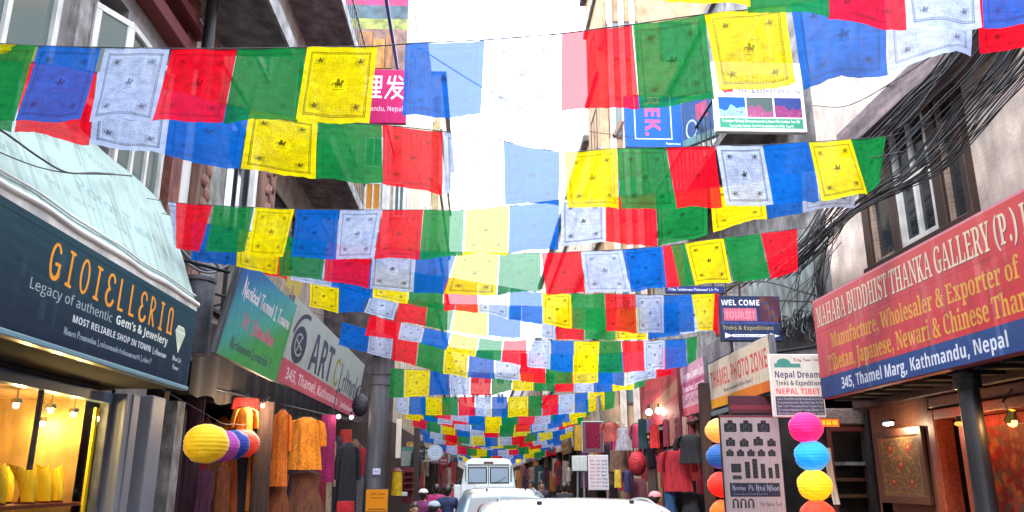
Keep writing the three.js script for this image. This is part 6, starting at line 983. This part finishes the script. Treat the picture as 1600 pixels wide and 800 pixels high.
function personGeo(step) {
  const J = (x, y, z) => V(x, y, z), B = [], sw = step;
  B.push([J(0, 0.95, 0), J(0, 1.12, 0.0), 0.125, 0.12], [J(-0.06, 0.92, 0), J(0.06, 0.92, 0), 0.12, 0.12], [J(0, 1.12, 0), J(0, 1.3, -0.01), 0.12, 0.125], [J(-0.09, 1.28, -0.01), J(0.09, 1.28, -0.01), 0.105, 0.105], [J(-0.15, 1.36, -0.01), J(0.15, 1.36, -0.01), 0.062, 0.062], [J(0, 1.36, -0.01), J(0, 1.46, 0.01), 0.058, 0.052]);
  const hands = [];
  for (const s of [-1, 1]) {
    const f = s * sw, hip = J(s * 0.09, 0.92, 0), kn = J(s * 0.1, 0.5, 0.22 * f + 0.03), an = J(s * 0.1, 0.09 + (f < 0 ? 0.05 : 0), 0.3 * f - 0.03 * (f < 0 ? 1 : 0));
    B.push([hip, kn, 0.088, 0.06], [kn, an, 0.058, 0.04], [an.clone().add(V(0, -0.05, -0.03)), an.clone().add(V(s * 0.02, -0.06, 0.14)), 0.042, 0.036]);
    const sh = J(s * 0.19, 1.36, -0.01), el = J(s * 0.24, 1.08, -0.12 * f - 0.02), wr = J(s * 0.25, 0.84, -0.16 * f + 0.07);
    B.push([sh, el, 0.052, 0.042], [el, wr, 0.04, 0.028]); hands.push(handBones(wr, s));
  }
  const hd = [[J(0, 1.585, 0.0), J(0, 1.6, -0.015), 0.083, 0.086], [J(0, 1.53, 0.035), J(0, 1.51, 0.045), 0.058, 0.045], [J(0, 1.575, 0.088), J(0, 1.548, 0.104), 0.011, 0.016], [J(-0.022, 1.515, 0.088), J(0.022, 1.515, 0.088), 0.008, 0.008], [J(-0.086, 1.57, -0.005), J(-0.09, 1.545, -0.01), 0.014, 0.01], [J(0.086, 1.57, -0.005), J(0.09, 1.545, -0.01), 0.014, 0.01], [J(-0.045, 1.6, 0.075), J(0.045, 1.6, 0.075), 0.012, 0.012], [J(0, 1.46, 0.005), J(0, 1.54, 0.0), 0.05, 0.05]];
  const body = fieldGeo(B, V(-0.45, 0, -0.45), V(0.45, 1.55, 0.45), 0.016, 0.02), head = fieldGeo(hd, V(-0.14, 1.42, -0.14), V(0.14, 1.72, 0.16), 0.006, 0.01), hn = hands.map((h) => { const w = h[0][0]; return fieldGeo(h, w.clone().add(V(-0.09, -0.2, -0.1)), w.clone().add(V(0.09, 0.05, 0.1)), 0.005, 0.005); });
  const eyes = [-1, 1].map((s) => new THREE.SphereGeometry(0.011, 10, 8).translate(s * 0.033, 1.578, 0.079));
  const hair = fieldGeo([[J(0, 1.61, -0.02), J(0, 1.6, -0.045), 0.095, 0.09], [J(0, 1.64, 0.03), J(0, 1.655, 0.0), 0.052, 0.06], [J(0, 1.57, -0.055), J(0, 1.5, -0.055), 0.07, 0.05]], V(-0.14, 1.42, -0.18), V(0.14, 1.74, 0.14), 0.008, 0.012);
  return { body, head, hands: hn, eyes, hair };
}
const PG = [personGeo(0.75), personGeo(0.2)];
function paintRegions(pose, jacket, trousers, skin) {
  const parts = [[PG[pose].body, 0], ...[PG[pose].head, ...PG[pose].hands].map((g) => [g, 1]), ...PG[pose].eyes.map((g) => [g, 2])], P = [], N = [], C = [];
  for (const [g0, k] of parts) { const g = g0.index ? g0.toNonIndexed() : g0, p = g.attributes.position, n = g.attributes.normal; for (let i = 0; i < p.count; i++) { const x = p.getX(i), y = p.getY(i), z = p.getZ(i); P.push(x, y, z); N.push(n.getX(i), n.getY(i), n.getZ(i)); let c = k === 1 ? skin : k === 2 ? col(0.02, 0.015, 0.012) : y > 1.43 && Math.abs(x) < 0.08 ? skin : y < 0.12 ? col(0.03, 0.025, 0.02) : y < 0.9 && Math.abs(x) < 0.21 ? trousers : y < 0.87 ? skin : jacket; C.push(c.r, c.g, c.b); } }
  const g = new THREE.BufferGeometry(); g.setAttribute('position', new THREE.Float32BufferAttribute(P, 3)); g.setAttribute('normal', new THREE.Float32BufferAttribute(N, 3)); g.setAttribute('color', new THREE.Float32BufferAttribute(C, 3)); return g;
}
const bodyMat = new THREE.MeshStandardMaterial({ vertexColors: true, roughness: 0.85 });
function person(label, u, D, v, pose, turn, jacket, trousers, { cap, hairC } = {}) {
  const top = onZ(u, v, D), k = top.y / 1.70, base = pose < 0 ? 0 : 0, g = thing('person', label, 'person', [top.x, base, top.z]); g.rotation.y = turn; g.scale.setScalar(k); g.updateMatrixWorld(true);
  part(g, 'body', paintRegions(pose, jacket, trousers, M.skin.color), bodyMat, true);
  part(g, 'hair', PG[pose].hair, hairC ?? M.hair, true);
  if (cap) part(g, 'cap', [new THREE.SphereGeometry(0.113, 22, 12, 0, Math.PI * 2, 0, Math.PI * 0.5).scale(1, 0.85, 1.08).translate(0, 1.615, -0.012), new THREE.CylinderGeometry(0.1, 0.1, 0.01, 20, 1, false, -Math.PI / 2, Math.PI).scale(0.9, 1, 0.9).translate(0, 1.622, 0.075)], cap, true);
  return g;
}
person('person in a purple jacket and a pale cap walking left of the van', 662, 17, 764, 0, 2.9, col(0.16, 0.02, 0.12), col(0.03, 0.03, 0.06), { cap: flat(col(0.6, 0.58, 0.55)) });
person('person in a magenta top walking behind the one in the pale cap', 682, 21, 757, 0, 3.3, col(0.4, 0.02, 0.14), col(0.04, 0.04, 0.06));
person('person in a navy jacket walking up the street beside the van', 700, 18, 758, 0, 3.1, col(0.02, 0.03, 0.1), col(0.05, 0.05, 0.07));
person('person with a pale blue cap low in front of the navy jacket', 679, 12, 783, 1, 2.8, col(0.1, 0.12, 0.2), col(0.03, 0.03, 0.04), { cap: flat(col(0.3, 0.36, 0.44)) });
person('person in dark clothes at the left kerb near the timber column', 648, 13, 786, 1, 0.4, col(0.05, 0.02, 0.08), col(0.02, 0.02, 0.03));
person('person in a dark green coat far up the left side', 716, 30, 752, 0, 3.0, col(0.02, 0.06, 0.05), col(0.03, 0.03, 0.03));
person('person in a crimson shawl far up the street, left of the van', 708, 26, 756, 1, 0.2, col(0.4, 0.02, 0.05), col(0.05, 0.03, 0.03));
person('person with reddish hair just behind the near white car', 757, 9.2, 789, 1, 3.0, col(0.25, 0.05, 0.05), col(0.03, 0.03, 0.05), { hairC: flat(col(0.14, 0.045, 0.035)), });
person('person in red with a pink cap by the right shop front', 1024, 12.5, 768, 1, 2.4, col(0.4, 0.02, 0.03), col(0.02, 0.02, 0.05), { cap: flat(col(0.62, 0.2, 0.2)) });
person('person in dark clothes up the street right of the van', 846, 24, 752, 0, 0.2, col(0.05, 0.03, 0.06), col(0.02, 0.02, 0.03));
person('person in an orange shawl far up the street on the right', 828, 30, 752, 1, 0.3, col(0.5, 0.14, 0.03), col(0.1, 0.05, 0.05));
person('person in black beside the white square board', 882, 21, 754, 1, 2.9, col(0.015, 0.014, 0.02), col(0.02, 0.02, 0.03));
renderer.render(scene, camera);
